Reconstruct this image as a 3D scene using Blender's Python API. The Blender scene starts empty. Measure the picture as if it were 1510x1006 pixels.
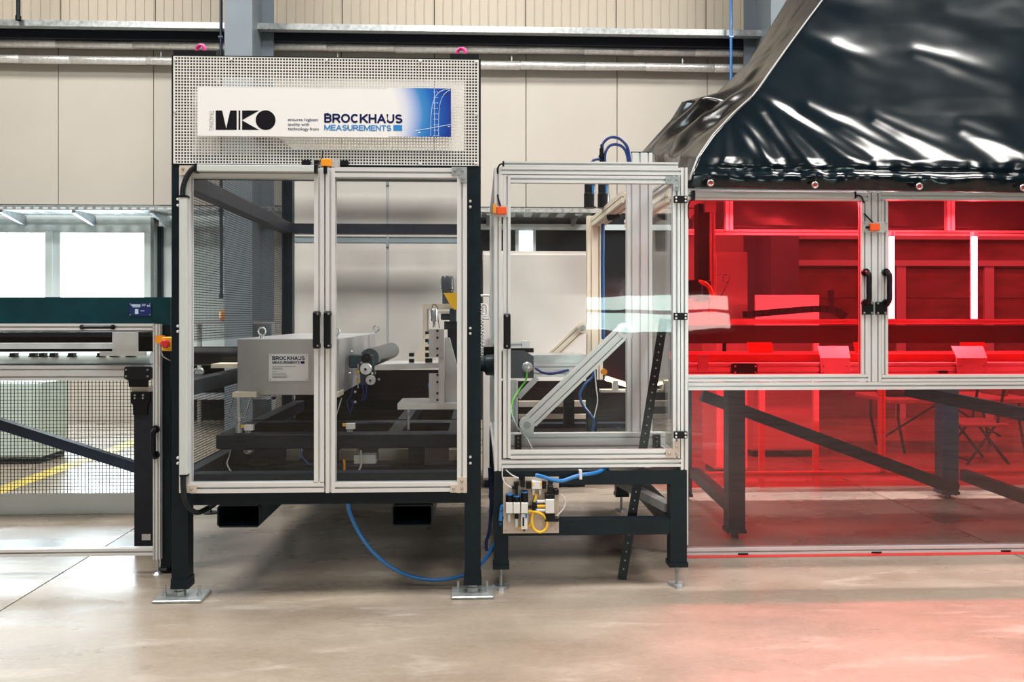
import bpy, math, random
from mathutils import Vector, Matrix
random.seed(7)
sc = bpy.context.scene
COL = sc.collection

# ------------------------------------------------------------------ camera, world, lights, exposure
H = 1.25; FPX = 1225.0; HOR = 468.0
YAW = math.atan(50.0 / FPX)
cd = bpy.data.cameras.new('camera'); cam = bpy.data.objects.new('camera', cd); COL.objects.link(cam)
cam.location = (0, 0, H); cam.rotation_euler = (math.pi / 2, 0, -YAW)
cd.sensor_width = 36.0; cd.lens = FPX / 1510 * 36.0; cd.shift_y = -(503 - HOR) / 1510.0
cd.clip_start = 0.05; cd.clip_end = 100
sc.camera = cam
vs = sc.view_settings
vs.view_transform = 'Standard'; vs.look = 'None'; vs.gamma = 1.0; vs.use_curve_mapping = False
vs.exposure = 0.2
wd = bpy.data.worlds.new('world'); sc.world = wd; wd.use_nodes = True
wd.node_tree.nodes['Background'].inputs[0].default_value = (0.75, 0.85, 1.0, 1)
wd.node_tree.nodes['Background'].inputs[1].default_value = 0.6
sc.cycles.transparent_max_bounces = 24
sc.cycles.max_bounces = 8
sc.cycles.sample_clamp_indirect = 5.0
sc.cycles.caustics_reflective = False; sc.cycles.caustics_refractive = False

def area(name, loc, sx, sy, watts, col, rot=(0, 0, 0)):
    l = bpy.data.lights.new(name, 'AREA'); l.shape = 'RECTANGLE'; l.size = sx; l.size_y = sy
    l.energy = watts; l.color = col
    o = bpy.data.objects.new(name, l); COL.objects.link(o); o.location = loc; o.rotation_euler = rot
    return o
CEIL = 7.4
SKY = [(-5.2, 6.3), (0.0, 6.3), (5.2, 6.3), (-5.2, 2.0), (0.0, 2.0), (5.2, 2.0), (-5.2, -3.0), (0.0, -3.0), (5.2, -3.0)]   # rooflights, centre x / y
for sx_, sy_ in SKY:
    area('rooflight', (sx_, sy_, CEIL - 0.06), 2.2, 1.5, {6.3: 240, 2.0: 320, -3.0: 115}[sy_], (1.0, 0.965, 0.91))

# ------------------------------------------------------------------ helpers
def W(px, py, Y):
    u = (px - 755.0) / FPX; v = (HOR - py) / FPX
    c, s = math.cos(YAW), math.sin(YAW)
    t = Y / (c - u * s)
    return Vector((t * (u * c + s), Y, H + t * v))
def FY(py):                       # depth of a floor point on image row py
    return H * FPX / (py - HOR)
def R4(x0, y0, x1, y1, Y):
    a = W(x0, (y0 + y1) / 2, Y); b = W(x1, (y0 + y1) / 2, Y)
    t = W((x0 + x1) / 2, y0, Y); m = W((x0 + x1) / 2, y1, Y)
    return a.x, b.x, m.z, t.z
MAT = {}
def wloc(o):
    v = Vector((0, 0, 0))
    while o is not None:
        v = v + o.location; o = o.parent
    return v
def tag(o, label=None, cat=None, group=None, kind=None):
    if label: o['label'] = label
    if cat: o['category'] = cat
    if group: o['group'] = group
    if kind: o['kind'] = kind
    return o
def thing(name, loc, label, cat, group=None, kind=None):
    o = bpy.data.objects.new(name, None); COL.objects.link(o); o.location = loc
    o.empty_display_size = 0.1
    return tag(o, label, cat, group, kind)
def dup(o, d, parent='same'):
    c = o.copy(); COL.objects.link(c)
    if parent != 'same': c.parent = parent
    c.location = wloc(o) + Vector(d) - (wloc(c.parent) if c.parent else Vector((0, 0, 0)))
    for ch in o.children:
        k = ch.copy(); COL.objects.link(k); k.parent = c
    return c
def section(w, h, nw, nh, s=0.0088, dep=0.0135, lip=0.0):
    P = []
    def side(p, q, n, inn):
        d = (q - p); L = d.length; d = d / L
        P.append(p.copy())
        for i in range(n):
            c = p + d * (L * (i + 0.5) / n)
            P.append(c - d * s / 2); P.append(c - d * s / 2 + inn * dep)
            P.append(c + d * s / 2 + inn * dep); P.append(c + d * s / 2)
    A = [Vector((-w / 2, -h / 2)), Vector((w / 2, -h / 2)), Vector((w / 2, h / 2)), Vector((-w / 2, h / 2))]
    I = [Vector((0, 1)), Vector((-1, 0)), Vector((0, -1)), Vector((1, 0))]
    for k in range(4):
        side(A[k], A[(k + 1) % 4], (nw, nh)[k % 2], I[k])
    return P
class MB:
    def __init__(s): s.v = []; s.f = []; s.mi = []; s.cur = 0
    def add(s, vs, fs):
        n = len(s.v); s.v += [tuple(x) for x in vs]; s.f += [tuple(i + n for i in f) for f in fs]; s.mi += [s.cur] * len(fs)
        return s
    def box(s, x0, x1, y0, y1, z0, z1):
        if x0 > x1: x0, x1 = x1, x0
        if y0 > y1: y0, y1 = y1, y0
        if z0 > z1: z0, z1 = z1, z0
        V = [(x, y, z) for z in (z0, z1) for y in (y0, y1) for x in (x0, x1)]
        return s.add(V, [(0, 2, 3, 1), (4, 5, 7, 6), (0, 1, 5, 4), (2, 6, 7, 3), (0, 4, 6, 2), (1, 3, 7, 5)])
    def bevbox(s, x0, x1, y0, y1, z0, z1, b):      # box with chamfered vertical and horizontal edges
        V = []; F = []
        for z, k in ((z0, b), (z0 + b, 0), (z1 - b, 0), (z1, b)):
            X0, X1, Y0, Y1 = x0 + k, x1 - k, y0 + k, y1 - k
            V += [(X0 + b, Y0, z), (X1 - b, Y0, z), (X1, Y0 + b, z), (X1, Y1 - b, z), (X1 - b, Y1, z), (X0 + b, Y1, z), (X0, Y1 - b, z), (X0, Y0 + b, z)]
        for r in range(3):
            for i in range(8):
                j = (i + 1) % 8; F.append((r * 8 + i, r * 8 + j, r * 8 + 8 + j, r * 8 + 8 + i))
        F.append(tuple(range(7, -1, -1))); F.append(tuple(range(24, 32)))
        return s.add(V, F)
    def pbox(s, x0, y0, x1, y1, Ya, Yb, bev=0):
        a, b, c, d = R4(x0, y0, x1, y1, Ya)
        if bev: return s.bevbox(a, b, Ya, Yb, c, d, bev)
        return s.box(a, b, Ya, Yb, c, d)
    def cyl(s, p0, p1, r, n=16, r2=None, cap=True):
        p0 = Vector(p0); p1 = Vector(p1); d = (p1 - p0).normalized()
        a = d.cross(Vector((0, 0, 1)) if abs(d.z) < 0.9 else Vector((1, 0, 0))).normalized(); b = d.cross(a)
        r2 = r if r2 is None else r2; V = []
        for p, q in ((p0, r), (p1, r2)):
            for i in range(n):
                t = 2 * math.pi * i / n; V.append(p + a * math.cos(t) * q + b * math.sin(t) * q)
        F = [(i, (i + 1) % n, n + (i + 1) % n, n + i) for i in range(n)]
        if cap: F += [tuple(range(n - 1, -1, -1)), tuple(range(n, 2 * n))]
        return s.add(V, F)
    def lathe(s, base, axis, prof, n=20):          # prof: (distance along axis, radius)
        base = Vector(base); d = Vector(axis).normalized()
        a = d.cross(Vector((0, 0, 1)) if abs(d.z) < 0.9 else Vector((1, 0, 0))).normalized(); b = d.cross(a)
        V = []; F = []
        for h, r in prof:
            for i in range(n):
                t = 2 * math.pi * i / n; V.append(base + d * h + a * math.cos(t) * r + b * math.sin(t) * r)
        for k in range(len(prof) - 1):
            for i in range(n):
                F.append((k * n + i, k * n + (i + 1) % n, k * n + n + (i + 1) % n, k * n + n + i))
        F += [tuple(range(n - 1, -1, -1)), tuple(range((len(prof) - 1) * n, len(prof) * n))]
        return s.add(V, F)
    def tube(s, pts, r, n=8, sub=6):
        P = [Vector(p) for p in pts]
        if sub > 1 and len(P) > 2:
            Q = []
            for i in range(len(P) - 1):
                a = P[max(i - 1, 0)]; b = P[i]; c = P[i + 1]; d = P[min(i + 2, len(P) - 1)]
                for k in range(sub):
                    t = k / sub
                    Q.append(0.5 * ((2 * b) + (c - a) * t + (2 * a - 5 * b + 4 * c - d) * t * t + (3 * b - a - 3 * c + d) * t ** 3))
            Q.append(P[-1]); P = Q
        V = []; F = []; prev = None
        for i, p in enumerate(P):
            d = (P[min(i + 1, len(P) - 1)] - P[max(i - 1, 0)]).normalized()
            if prev is None: a = d.cross(Vector((0.3, 0.9, 0.2))).normalized()
            else: a = (prev - d * prev.dot(d)).normalized()
            prev = a; b = d.cross(a)
            for k in range(n):
                t = 2 * math.pi * k / n; V.append(p + a * math.cos(t) * r + b * math.sin(t) * r)
        for i in range(len(P) - 1):
            for k in range(n):
                F.append((i * n + k, i * n + (k + 1) % n, i * n + n + (k + 1) % n, i * n + n + k))
        F += [tuple(range(n - 1, -1, -1)), tuple(range((len(P) - 1) * n, len(P) * n))]
        return s.add(V, F)
    def torus(s, c, axis, R, r, n=20, m=8, a0=0, a1=360):
        c = Vector(c); d = Vector(axis).normalized()
        a = d.cross(Vector((0, 0, 1)) if abs(d.z) < 0.9 else Vector((1, 0, 0))).normalized(); b = d.cross(a)
        full = abs(a1 - a0) >= 360; N = n if full else n + 1; V = []; F = []
        for i in range(N):
            t = math.radians(a0 + (a1 - a0) * i / n); e = a * math.cos(t) + b * math.sin(t)
            for k in range(m):
                q = 2 * math.pi * k / m; V.append(c + e * (R + r * math.cos(q)) + d * (r * math.sin(q)))
        for i in range(N if full else N - 1):
            j = (i + 1) % N
            for k in range(m):
                F.append((i * m + k, j * m + k, j * m + (k + 1) % m, i * m + (k + 1) % m))
        return s.add(V, F)
    def prism(s, poly, y0, y1):                    # poly in (x, z), extruded along y
        n = len(poly)
        V = [(x, y0, z) for x, z in poly] + [(x, y1, z) for x, z in poly]
        F = [tuple(range(n)), tuple(range(2 * n - 1, n - 1, -1))]
        F += [(i, n + i, n + (i + 1) % n, (i + 1) % n) for i in range(n)]
        return s.add(V, F)
    def pprism(s, poly, Ya, Yb):
        return s.prism([(W(x, y, Ya).x, W(x, y, Ya).z) for x, y in poly], Ya, Yb)
    def ext(s, sec, p0, p1, a, b):                 # extrude a section along p0 -> p1
        p0 = Vector(p0); p1 = Vector(p1); a = Vector(a); b = Vector(b); n = len(sec)
        V = [p0 + a * q.x + b * q.y for q in sec] + [p1 + a * q.x + b * q.y for q in sec]
        F = [tuple(range(n)), tuple(range(2 * n - 1, n - 1, -1))]
        F += [(i, n + i, n + (i + 1) % n, (i + 1) % n) for i in range(n)]
        return s.add(V, F)
    def pv(s, x0, x1, y0, y1, Y, d, n=1, nd=1):    # upright slotted profile by pixels, front face at Y
        a, b, c, e = R4(x0, y0, x1, y1, Y)
        return s.ext(section(b - a, d, n, nd), ((a + b) / 2, Y + d / 2, c), ((a + b) / 2, Y + d / 2, e), (1, 0, 0), (0, 1, 0))
    def ph(s, x0, x1, y0, y1, Y, d, n=1, nd=1):    # level slotted profile along x
        a, b, c, e = R4(x0, y0, x1, y1, Y)
        return s.ext(section(d, e - c, nd, n), (a, Y + d / 2, (c + e) / 2), (b, Y + d / 2, (c + e) / 2), (0, 1, 0), (0, 0, 1))
    def beam(s, p0, p1, w, h, up=(0, 0, 1)):       # rectangular bar between two points
        p0 = Vector(p0); p1 = Vector(p1); d = (p1 - p0).normalized(); u = Vector(up)
        a = d.cross(u).normalized(); b = a.cross(d)
        V = [p + a * i * w / 2 + b * j * h / 2 for p in (p0, p1) for i, j in ((-1, -1), (1, -1), (1, 1), (-1, 1))]
        return s.add(V, [(0, 3, 2, 1), (4, 5, 6, 7), (0, 1, 5, 4), (1, 2, 6, 5), (2, 3, 7, 6), (3, 0, 4, 7)])
    def build(s, name, mat, parent=None, smooth=False, kind=None, label=None):
        V = [Vector(v) for v in s.v]
        lo = Vector((min(v.x for v in V), min(v.y for v in V), min(v.z for v in V)))
        hi = Vector((max(v.x for v in V), max(v.y for v in V), max(v.z for v in V)))
        o_ = Vector(((lo.x + hi.x) / 2, (lo.y + hi.y) / 2, lo.z))
        me = bpy.data.meshes.new(name); me.from_pydata([v - o_ for v in V], [], s.f)
        mats = mat if isinstance(mat, (list, tuple)) else [mat]
        for m in mats: me.materials.append(MAT[m])
        if len(mats) > 1:
            for p, i in zip(me.polygons, s.mi): p.material_index = i
        if smooth:
            for p in me.polygons: p.use_smooth = True
            me.update()
            try: me.set_sharp_from_angle(angle=math.radians(40))
            except Exception: pass
        me.update()
        ob = bpy.data.objects.new(name, me); COL.objects.link(ob)
        if parent is not None:
            ob.parent = parent; ob.location = o_ - wloc(parent)
        else: ob.location = o_
        if kind: ob['kind'] = kind
        if label: ob['label'] = label
        return ob
def one(name, mat, label, cat, mb, smooth=False, group=None, kind=None):
    return tag(mb.build(name, mat, None, smooth), label, cat, group, kind)
def bolts(parent, pts, Y, r, mat='steel', name='bolt', dep=0.006):
    first = None
    for px, py in pts:
        p = W(px, py, Y)
        if first is None:
            m = MB(); m.lathe(p, (0, -1, 0), [(0, r), (dep * .6, r), (dep, r * .7)], 10)
            first = m.build(name, mat, parent, True); p0 = p
        else: dup(first, p - p0)
def text(body, x0, y0, x1, y1, Y, mat, parent, name='lettering', bold=0.0, rot=0, ext=0.0006):
    """lettering filling the pixel box on the plane Y"""
    cu = bpy.data.curves.new(name, 'FONT'); cu.body = body; cu.size = 1.0; cu.extrude = 0.0; cu.offset = bold; cu.space_line = 0.95
    to = bpy.data.objects.new(name, cu); COL.objects.link(to)
    dg = bpy.context.evaluated_depsgraph_get()
    me = bpy.data.meshes.new_from_object(to.evaluated_get(dg))
    bpy.data.objects.remove(to)
    P = [(v.co.x, v.co.y) for v in me.vertices]
    if rot: P = [(y, -x) for x, y in P]            # turned to read downwards
    lx, hx = min(p[0] for p in P), max(p[0] for p in P); ly, hy = min(p[1] for p in P), max(p[1] for p in P)
    a, b, c, d = R4(x0, y0, x1, y1, Y)
    m = MB()
    V = [(a + (p[0] - lx) / (hx - lx) * (b - a), Y, c + (p[1] - ly) / (hy - ly) * (d - c)) for p in P]
    m.add(V, [tuple(f.vertices) for f in me.polygons])
    o = m.build(name, mat, parent)
    return o

def _arc(cx, cy, rx, ry, a0, a1, n=10):
    return [(cx + rx * math.cos(math.radians(a0 + (a1 - a0) * i / n)), cy + ry * math.sin(math.radians(a0 + (a1 - a0) * i / n))) for i in range(n + 1)]
GLY = {
 'B': (.70, [[(0, 0), (0, 1), (.6, 1)] + _arc(.6, .76, .36, .24, 90, -90) + [(0, .52)], [(.6, .52)] + _arc(.62, .26, .38, .26, 90, -90) + [(0, 0)]]),
 'R': (.74, [[(0, 0), (0, 1), (.6, 1)] + _arc(.62, .73, .36, .27, 90, -90) + [(0, .46)], [(.55, .46), (1, 0)]]),
 'O': (.84, [_arc(.5, .5, .5, .5, 90, 450, 28)]),
 'C': (.78, [_arc(.5, .5, .5, .5, 42, 318, 22)]),
 'K': (.76, [[(0, 0), (0, 1)], [(.97, 1), (.02, .36)], [(.32, .56), (1, 0)]]),
 'H': (.74, [[(0, 0), (0, 1)], [(1, 0), (1, 1)], [(0, .5), (1, .5)]]),
 'A': (.80, [[(0, 0), (.5, 1)], [(.5, 1), (1, 0)], [(.2, .3), (.8, .3)]]),
 'U': (.74, [[(0, 1), (0, .36)] + _arc(.5, .38, .5, .38, 180, 360, 14) + [(1, 1)]]),
 'S': (.70, [_arc(.5, .75, .46, .25, 25, 270, 14)[:-1] + _arc(.5, .25, .5, .25, 90, -155, 14)]),
 'M': (.90, [[(0, 0), (0, 1)], [(1, 0), (1, 1)], [(.03, 1), (.5, .05)], [(.97, 1), (.5, .05)]]),
 'E': (.66, [[(0, 0), (0, 1)], [(0, 1), (1, 1)], [(0, .52), (.92, .52)], [(0, 0), (1, 0)]]),
 'N': (.74, [[(0, 0), (0, 1)], [(1, 0), (1, 1)], [(.02, .97), (.98, .03)]]),
 'T': (.66, [[(.5, 0), (.5, 1)], [(0, 1), (1, 1)]]),
}
def block_text(body, x0, y0, x1, y1, Y, mat, parent, bold=0.19):
    """heavy grotesque capitals drawn as strokes, filling the pixel box"""
    a, b, c, d = R4(x0, y0, x1, y1, Y); h = d - c; t = h * bold; gap = h * 0.075
    wid = [GLY[ch][0] * h for ch in body]; k = (b - a - gap * (len(body) - 1)) / sum(wid)
    m = MB(); x = a; lift = 0
    for ch, w in zip(body, wid):
        w *= k
        for st in GLY[ch][1]:
            P = [Vector((x + t / 2 + u * (w - t), c + t / 2 + v * (h - t))) for u, v in st]
            closed = (P[0] - P[-1]).length < 1e-6
            if not closed:
                e = (P[0] - P[1]).normalized() * (t * .5 if len(P) == 2 or ch in 'BRU' else 0); P[0] = P[0] + e
                e = (P[-1] - P[-2]).normalized() * (t * .5 if len(P) == 2 or ch in 'U' else 0); P[-1] = P[-1] + e
                for q in (0, -1): P[q].y = min(max(P[q].y, c), d)
            V = []; n = len(P); lift += 1
            for i in range(n):
                p0 = P[i - 1] if i > 0 else (P[-2] if closed else None); p1 = P[i + 1] if i < n - 1 else (P[1] if closed else None)
                d0 = (P[i] - p0).normalized() if p0 is not None else None; d1 = (p1 - P[i]).normalized() if p1 is not None else None
                n0 = Vector((-d0.y, d0.x)) if d0 else None; n1 = Vector((-d1.y, d1.x)) if d1 else None
                nn = (n0 + n1) if (n0 is not None and n1 is not None) else (n0 if n0 is not None else n1)
                nn = nn.normalized(); ref = n1 if n1 is not None else n0
                s = t / 2 / max(0.6, nn.dot(ref))
                yy = Y - 0.00003 * (lift % 5)
                for sg in (1, -1): V.append((P[i].x + nn.x * s * sg, yy, P[i].y + nn.y * s * sg))
            m.add(V, [(2 * i, 2 * i + 1, 2 * i + 3, 2 * i + 2) for i in range(n - 1)])
        x += w + gap
    return m.build('lettering', mat, parent)

# ------------------------------------------------------------------ materials
def nodes(name):
    m = bpy.data.materials.new(name); m.use_nodes = True; MAT[name] = m
    nt = m.node_tree; return m, nt, nt.nodes['Principled BSDF']
def pm(name, col, rough=0.5, metal=0.0, var=0.0, scale=8.0, bump=0.0, coat=0.0, rvar=0.0, stretch=None, spec=0.5):
    m, nt, b = nodes(name)
    b.inputs['Base Color'].default_value = (*col, 1); b.inputs['Roughness'].default_value = rough
    b.inputs['Metallic'].default_value = metal; b.inputs['Coat Weight'].default_value = coat
    b.inputs['Specular IOR Level'].default_value = spec
    if var or bump or rvar:
        tc = nt.nodes.new('ShaderNodeTexCoord'); mp = nt.nodes.new('ShaderNodeMapping'); nz = nt.nodes.new('ShaderNodeTexNoise')
        nz.inputs['Scale'].default_value = scale; nz.inputs['Detail'].default_value = 5
        if stretch: mp.inputs['Scale'].default_value = stretch
        nt.links.new(tc.outputs['Object'], mp.inputs[0]); nt.links.new(mp.outputs[0], nz.inputs['Vector'])
        if var:
            r = nt.nodes.new('ShaderNodeValToRGB'); e = r.color_ramp.elements
            e[0].position = 0.3; e[1].position = 0.7
            e[0].color = (*[max(0, c * (1 - var)) for c in col], 1); e[1].color = (*[min(1, c * (1 + var)) for c in col], 1)
            nt.links.new(nz.outputs['Fac'], r.inputs[0]); nt.links.new(r.outputs[0], b.inputs['Base Color'])
        if rvar:
            mr = nt.nodes.new('ShaderNodeMapRange'); mr.inputs[3].default_value = max(0.02, rough - rvar); mr.inputs[4].default_value = rough + rvar
            nt.links.new(nz.outputs['Fac'], mr.inputs[0]); nt.links.new(mr.outputs[0], b.inputs['Roughness'])
        if bump:
            bp = nt.nodes.new('ShaderNodeBump'); bp.inputs['Strength'].default_value = bump; bp.inputs['Distance'].default_value = 0.01
            nt.links.new(nz.outputs['Fac'], bp.inputs['Height']); nt.links.new(bp.outputs[0], b.inputs['Normal'])
    return m
def em(name, col, s):
    m, nt, b = nodes(name)
    b.inputs['Base Color'].default_value = (*[min(1, c) * 0.8 for c in col], 1)
    b.inputs['Emission Color'].default_value = (*col, 1); b.inputs['Emission Strength'].default_value = s
def sheet(name, col, refl=1.0, rough=0.02, haze=0.0, hazecol=(0.8, 0.8, 0.8)):
    """clear plastic sheet: lets coloured light straight through, mirrors by Fresnel, slight dusty haze"""
    m = bpy.data.materials.new(name); m.use_nodes = True; MAT[name] = m; nt = m.node_tree; nt.nodes.clear()
    o = nt.nodes.new('ShaderNodeOutputMaterial'); t = nt.nodes.new('ShaderNodeBsdfTransparent'); g = nt.nodes.new('ShaderNodeBsdfGlossy')
    t.inputs[0].default_value = (*col, 1); g.inputs['Roughness'].default_value = rough; g.inputs[0].default_value = (1, 1, 1, 1)
    f = nt.nodes.new('ShaderNodeFresnel'); f.inputs['IOR'].default_value = 1.49
    tc = nt.nodes.new('ShaderNodeTexCoord'); nz = nt.nodes.new('ShaderNodeTexNoise'); nz.inputs['Scale'].default_value = 1.3
    bp = nt.nodes.new('ShaderNodeBump'); bp.inputs['Strength'].default_value = 0.06; bp.inputs['Distance'].default_value = 0.05
    nt.links.new(tc.outputs['Object'], nz.inputs['Vector']); nt.links.new(nz.outputs['Fac'], bp.inputs['Height']); nt.links.new(bp.outputs[0], g.inputs['Normal'])
    mu = nt.nodes.new('ShaderNodeMath'); mu.operation = 'MULTIPLY'; mu.inputs[1].default_value = refl
    nt.links.new(f.outputs[0], mu.inputs[0])
    mx = nt.nodes.new('ShaderNodeMixShader'); nt.links.new(mu.outputs[0], mx.inputs[0]); nt.links.new(t.outputs[0], mx.inputs[1]); nt.links.new(g.outputs[0], mx.inputs[2])
    last = mx
    if haze:
        d = nt.nodes.new('ShaderNodeBsdfDiffuse'); d.inputs[0].default_value = (*hazecol, 1)
        n2 = nt.nodes.new('ShaderNodeTexNoise'); n2.inputs['Scale'].default_value = 4.0; n2.inputs['Detail'].default_value = 6
        nt.links.new(tc.outputs['Object'], n2.inputs['Vector'])
        mr = nt.nodes.new('ShaderNodeMapRange'); mr.inputs[1].default_value = 0.35; mr.inputs[2].default_value = 0.8; mr.inputs[3].default_value = haze * 0.5; mr.inputs[4].default_value = haze * 1.6
        nt.links.new(n2.outputs['Fac'], mr.inputs[0])
        m2 = nt.nodes.new('ShaderNodeMixShader'); nt.links.new(mr.outputs[0], m2.inputs[0]); nt.links.new(mx.outputs[0], m2.inputs[1]); nt.links.new(d.outputs[0], m2.inputs[2]); last = m2
    nt.links.new(last.outputs[0], o.inputs[0])
pm('paint_dark', (0.003, 0.010, 0.016), 0.42, var=0.25, scale=20, rvar=0.1, spec=0.25)
pm('paint_teal', (0.001, 0.034, 0.046), 0.42, var=0.2, scale=12, spec=0.3)
pm('paint_blue', (0.006, 0.02, 0.05), 0.35, var=0.2, scale=20)
pm('paint_anthracite', (0.015, 0.019, 0.030), 0.42, var=0.2, scale=25, rvar=0.08, spec=0.3)
pm('black', (0.004, 0.004, 0.006), 0.42, spec=0.25)
pm('rubber', (0.008, 0.012, 0.014), 0.55, spec=0.3)
pm('alu', (0.77, 0.77, 0.785), 0.36, 0.35, var=0.04, scale=6)
pm('alu_plate', (0.6, 0.6, 0.6), 0.42, 0.45, var=0.12, scale=9, rvar=0.12)
pm('steel', (0.55, 0.56, 0.57), 0.3, 0.85, var=0.15, scale=14, rvar=0.1)
pm('zinc', (0.42, 0.45, 0.46), 0.38, 0.6, var=0.25, scale=24, rvar=0.12)
pm('steel_brushed', (0.5, 0.5, 0.51), 0.42, 0.5, var=0.2, scale=3, rvar=0.1, stretch=(1, 1, 0.4))
pm('duct', (0.56, 0.6, 0.6), 0.5)
pm('perf', (0.74, 0.73, 0.71), 0.4, 0.0, var=0.05, scale=4)
pm('sign_white', (0.86, 0.86, 0.87), 0.25)
pm('ink_navy', (0.006, 0.010, 0.085), 0.5, spec=0.15)
pm('ink_blue', (0.02, 0.24, 0.62), 0.4)
pm('ink_black', (0.006, 0.005, 0.009), 0.5, spec=0.15)
pm('ink_pale', (0.55, 0.72, 0.9), 0.4)
pm('ink_grey', (0.28, 0.28, 0.29), 0.5)
pm('wall_cream', (0.565, 0.53, 0.475), 0.55, var=0.03, scale=1.5)
pm('wall_rib', (0.60, 0.53, 0.43), 0.5, var=0.04, scale=2.0)
pm('strip_white', (0.88, 0.92, 0.93), 0.25)
pm('joint', (0.12, 0.11, 0.1), 0.8)
pm('cabinet', (0.72, 0.69, 0.65), 0.45, var=0.03, scale=3)
pm('cabinet_green', (0.5, 0.6, 0.56), 0.5)
pm('trim_blue', (0.25, 0.32, 0.36), 0.5)
pm('column_grey', (0.17, 0.21, 0.245), 0.5, var=0.06, scale=4)
pm('foil', (0.8, 0.8, 0.79), 0.3, 0.5, var=0.12, scale=30, bump=0.7)
pm('frame_white', (0.62, 0.72, 0.74), 0.4)
pm('beige', (0.62, 0.53, 0.45), 0.5, var=0.05, scale=6)
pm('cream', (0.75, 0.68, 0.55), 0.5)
pm('orange', (0.9, 0.32, 0.01), 0.4)
pm('orange_red', (0.85, 0.1, 0.015), 0.4)
pm('yellow', (0.85, 0.5, 0.02), 0.4)
pm('floor_yellow', (0.62, 0.5, 0.12), 0.5, var=0.2, scale=15)
pm('red', (0.7, 0.03, 0.03), 0.4)
pm('pink', (0.8, 0.04, 0.3), 0.4)
pm('hose_blue', (0.01, 0.17, 0.52), 0.3, coat=0.3)
pm('hose_navy', (0.008, 0.03, 0.16), 0.35)
pm('hose_mid', (0.006, 0.07, 0.22), 0.35)
pm('gate_brown', (0.24, 0.18, 0.165), 0.4, var=0.3, scale=2.5, stretch=(1, 1, 2.5))
pm('hose_grey', (0.55, 0.55, 0.55), 0.5)
pm('green', (0.08, 0.35, 0.03), 0.4)
pm('white_plastic', (0.75, 0.75, 0.74), 0.4)
pm('grey_plastic', (0.38, 0.39, 0.4), 0.45)
pm('motor_teal', (0.012, 0.035, 0.045), 0.3, coat=0.3)
pm('motor_grey', (0.05, 0.06, 0.07), 0.35, coat=0.2)
pm('label_navy', (0.012, 0.025, 0.14), 0.35)
pm('glass_dark', (0.02, 0.022, 0.025), 0.1)
pm('tarp', (0.001, 0.006, 0.010), 0.17, var=0.2, scale=5, rvar=0.04, spec=0.42)
pm('tarp_side', (0.006, 0.006, 0.006), 0.22, var=0.2, scale=5, rvar=0.05, spec=0.5)
pm('skirt', (0.012, 0.007, 0.007), 0.65, spec=0.15, var=0.3, scale=6)
pm('tarp_inner', (0.13, 0.13, 0.135), 0.3, var=0.2, scale=5)
pm('roof', (0.2, 0.2, 0.2), 0.7)
pm('hall_wall', (0.2, 0.185, 0.165), 0.6)
sheet('clear', (0.965, 0.97, 0.97), 0.34, 0.01, 0.003, (0.6, 0.57, 0.54))
sheet('red_sheet', (1.0, 0.205, 0.24), 0.42, 0.015, 0.012, (0.8, 0.35, 0.35))
sheet('pink_sheet', (0.985, 0.90, 0.91), 0.6, 0.015, 0.012, (0.6, 0.45, 0.46))
em('lamp', (1.0, 0.97, 0.92), 30.0)
em('tube', (1.0, 0.98, 0.96), 60.0)
em('batten', (1.0, 0.97, 0.93), 20.0)
em('window_light', (0.78, 0.93, 1.0), 12.0)
em('window_view', (0.75, 1.0, 0.92), 20.0)
em('pane_dim', (0.8, 0.93, 1.0), 1.1)
em('glow_small', (1.0, 0.8, 0.45), 22.0)
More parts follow.
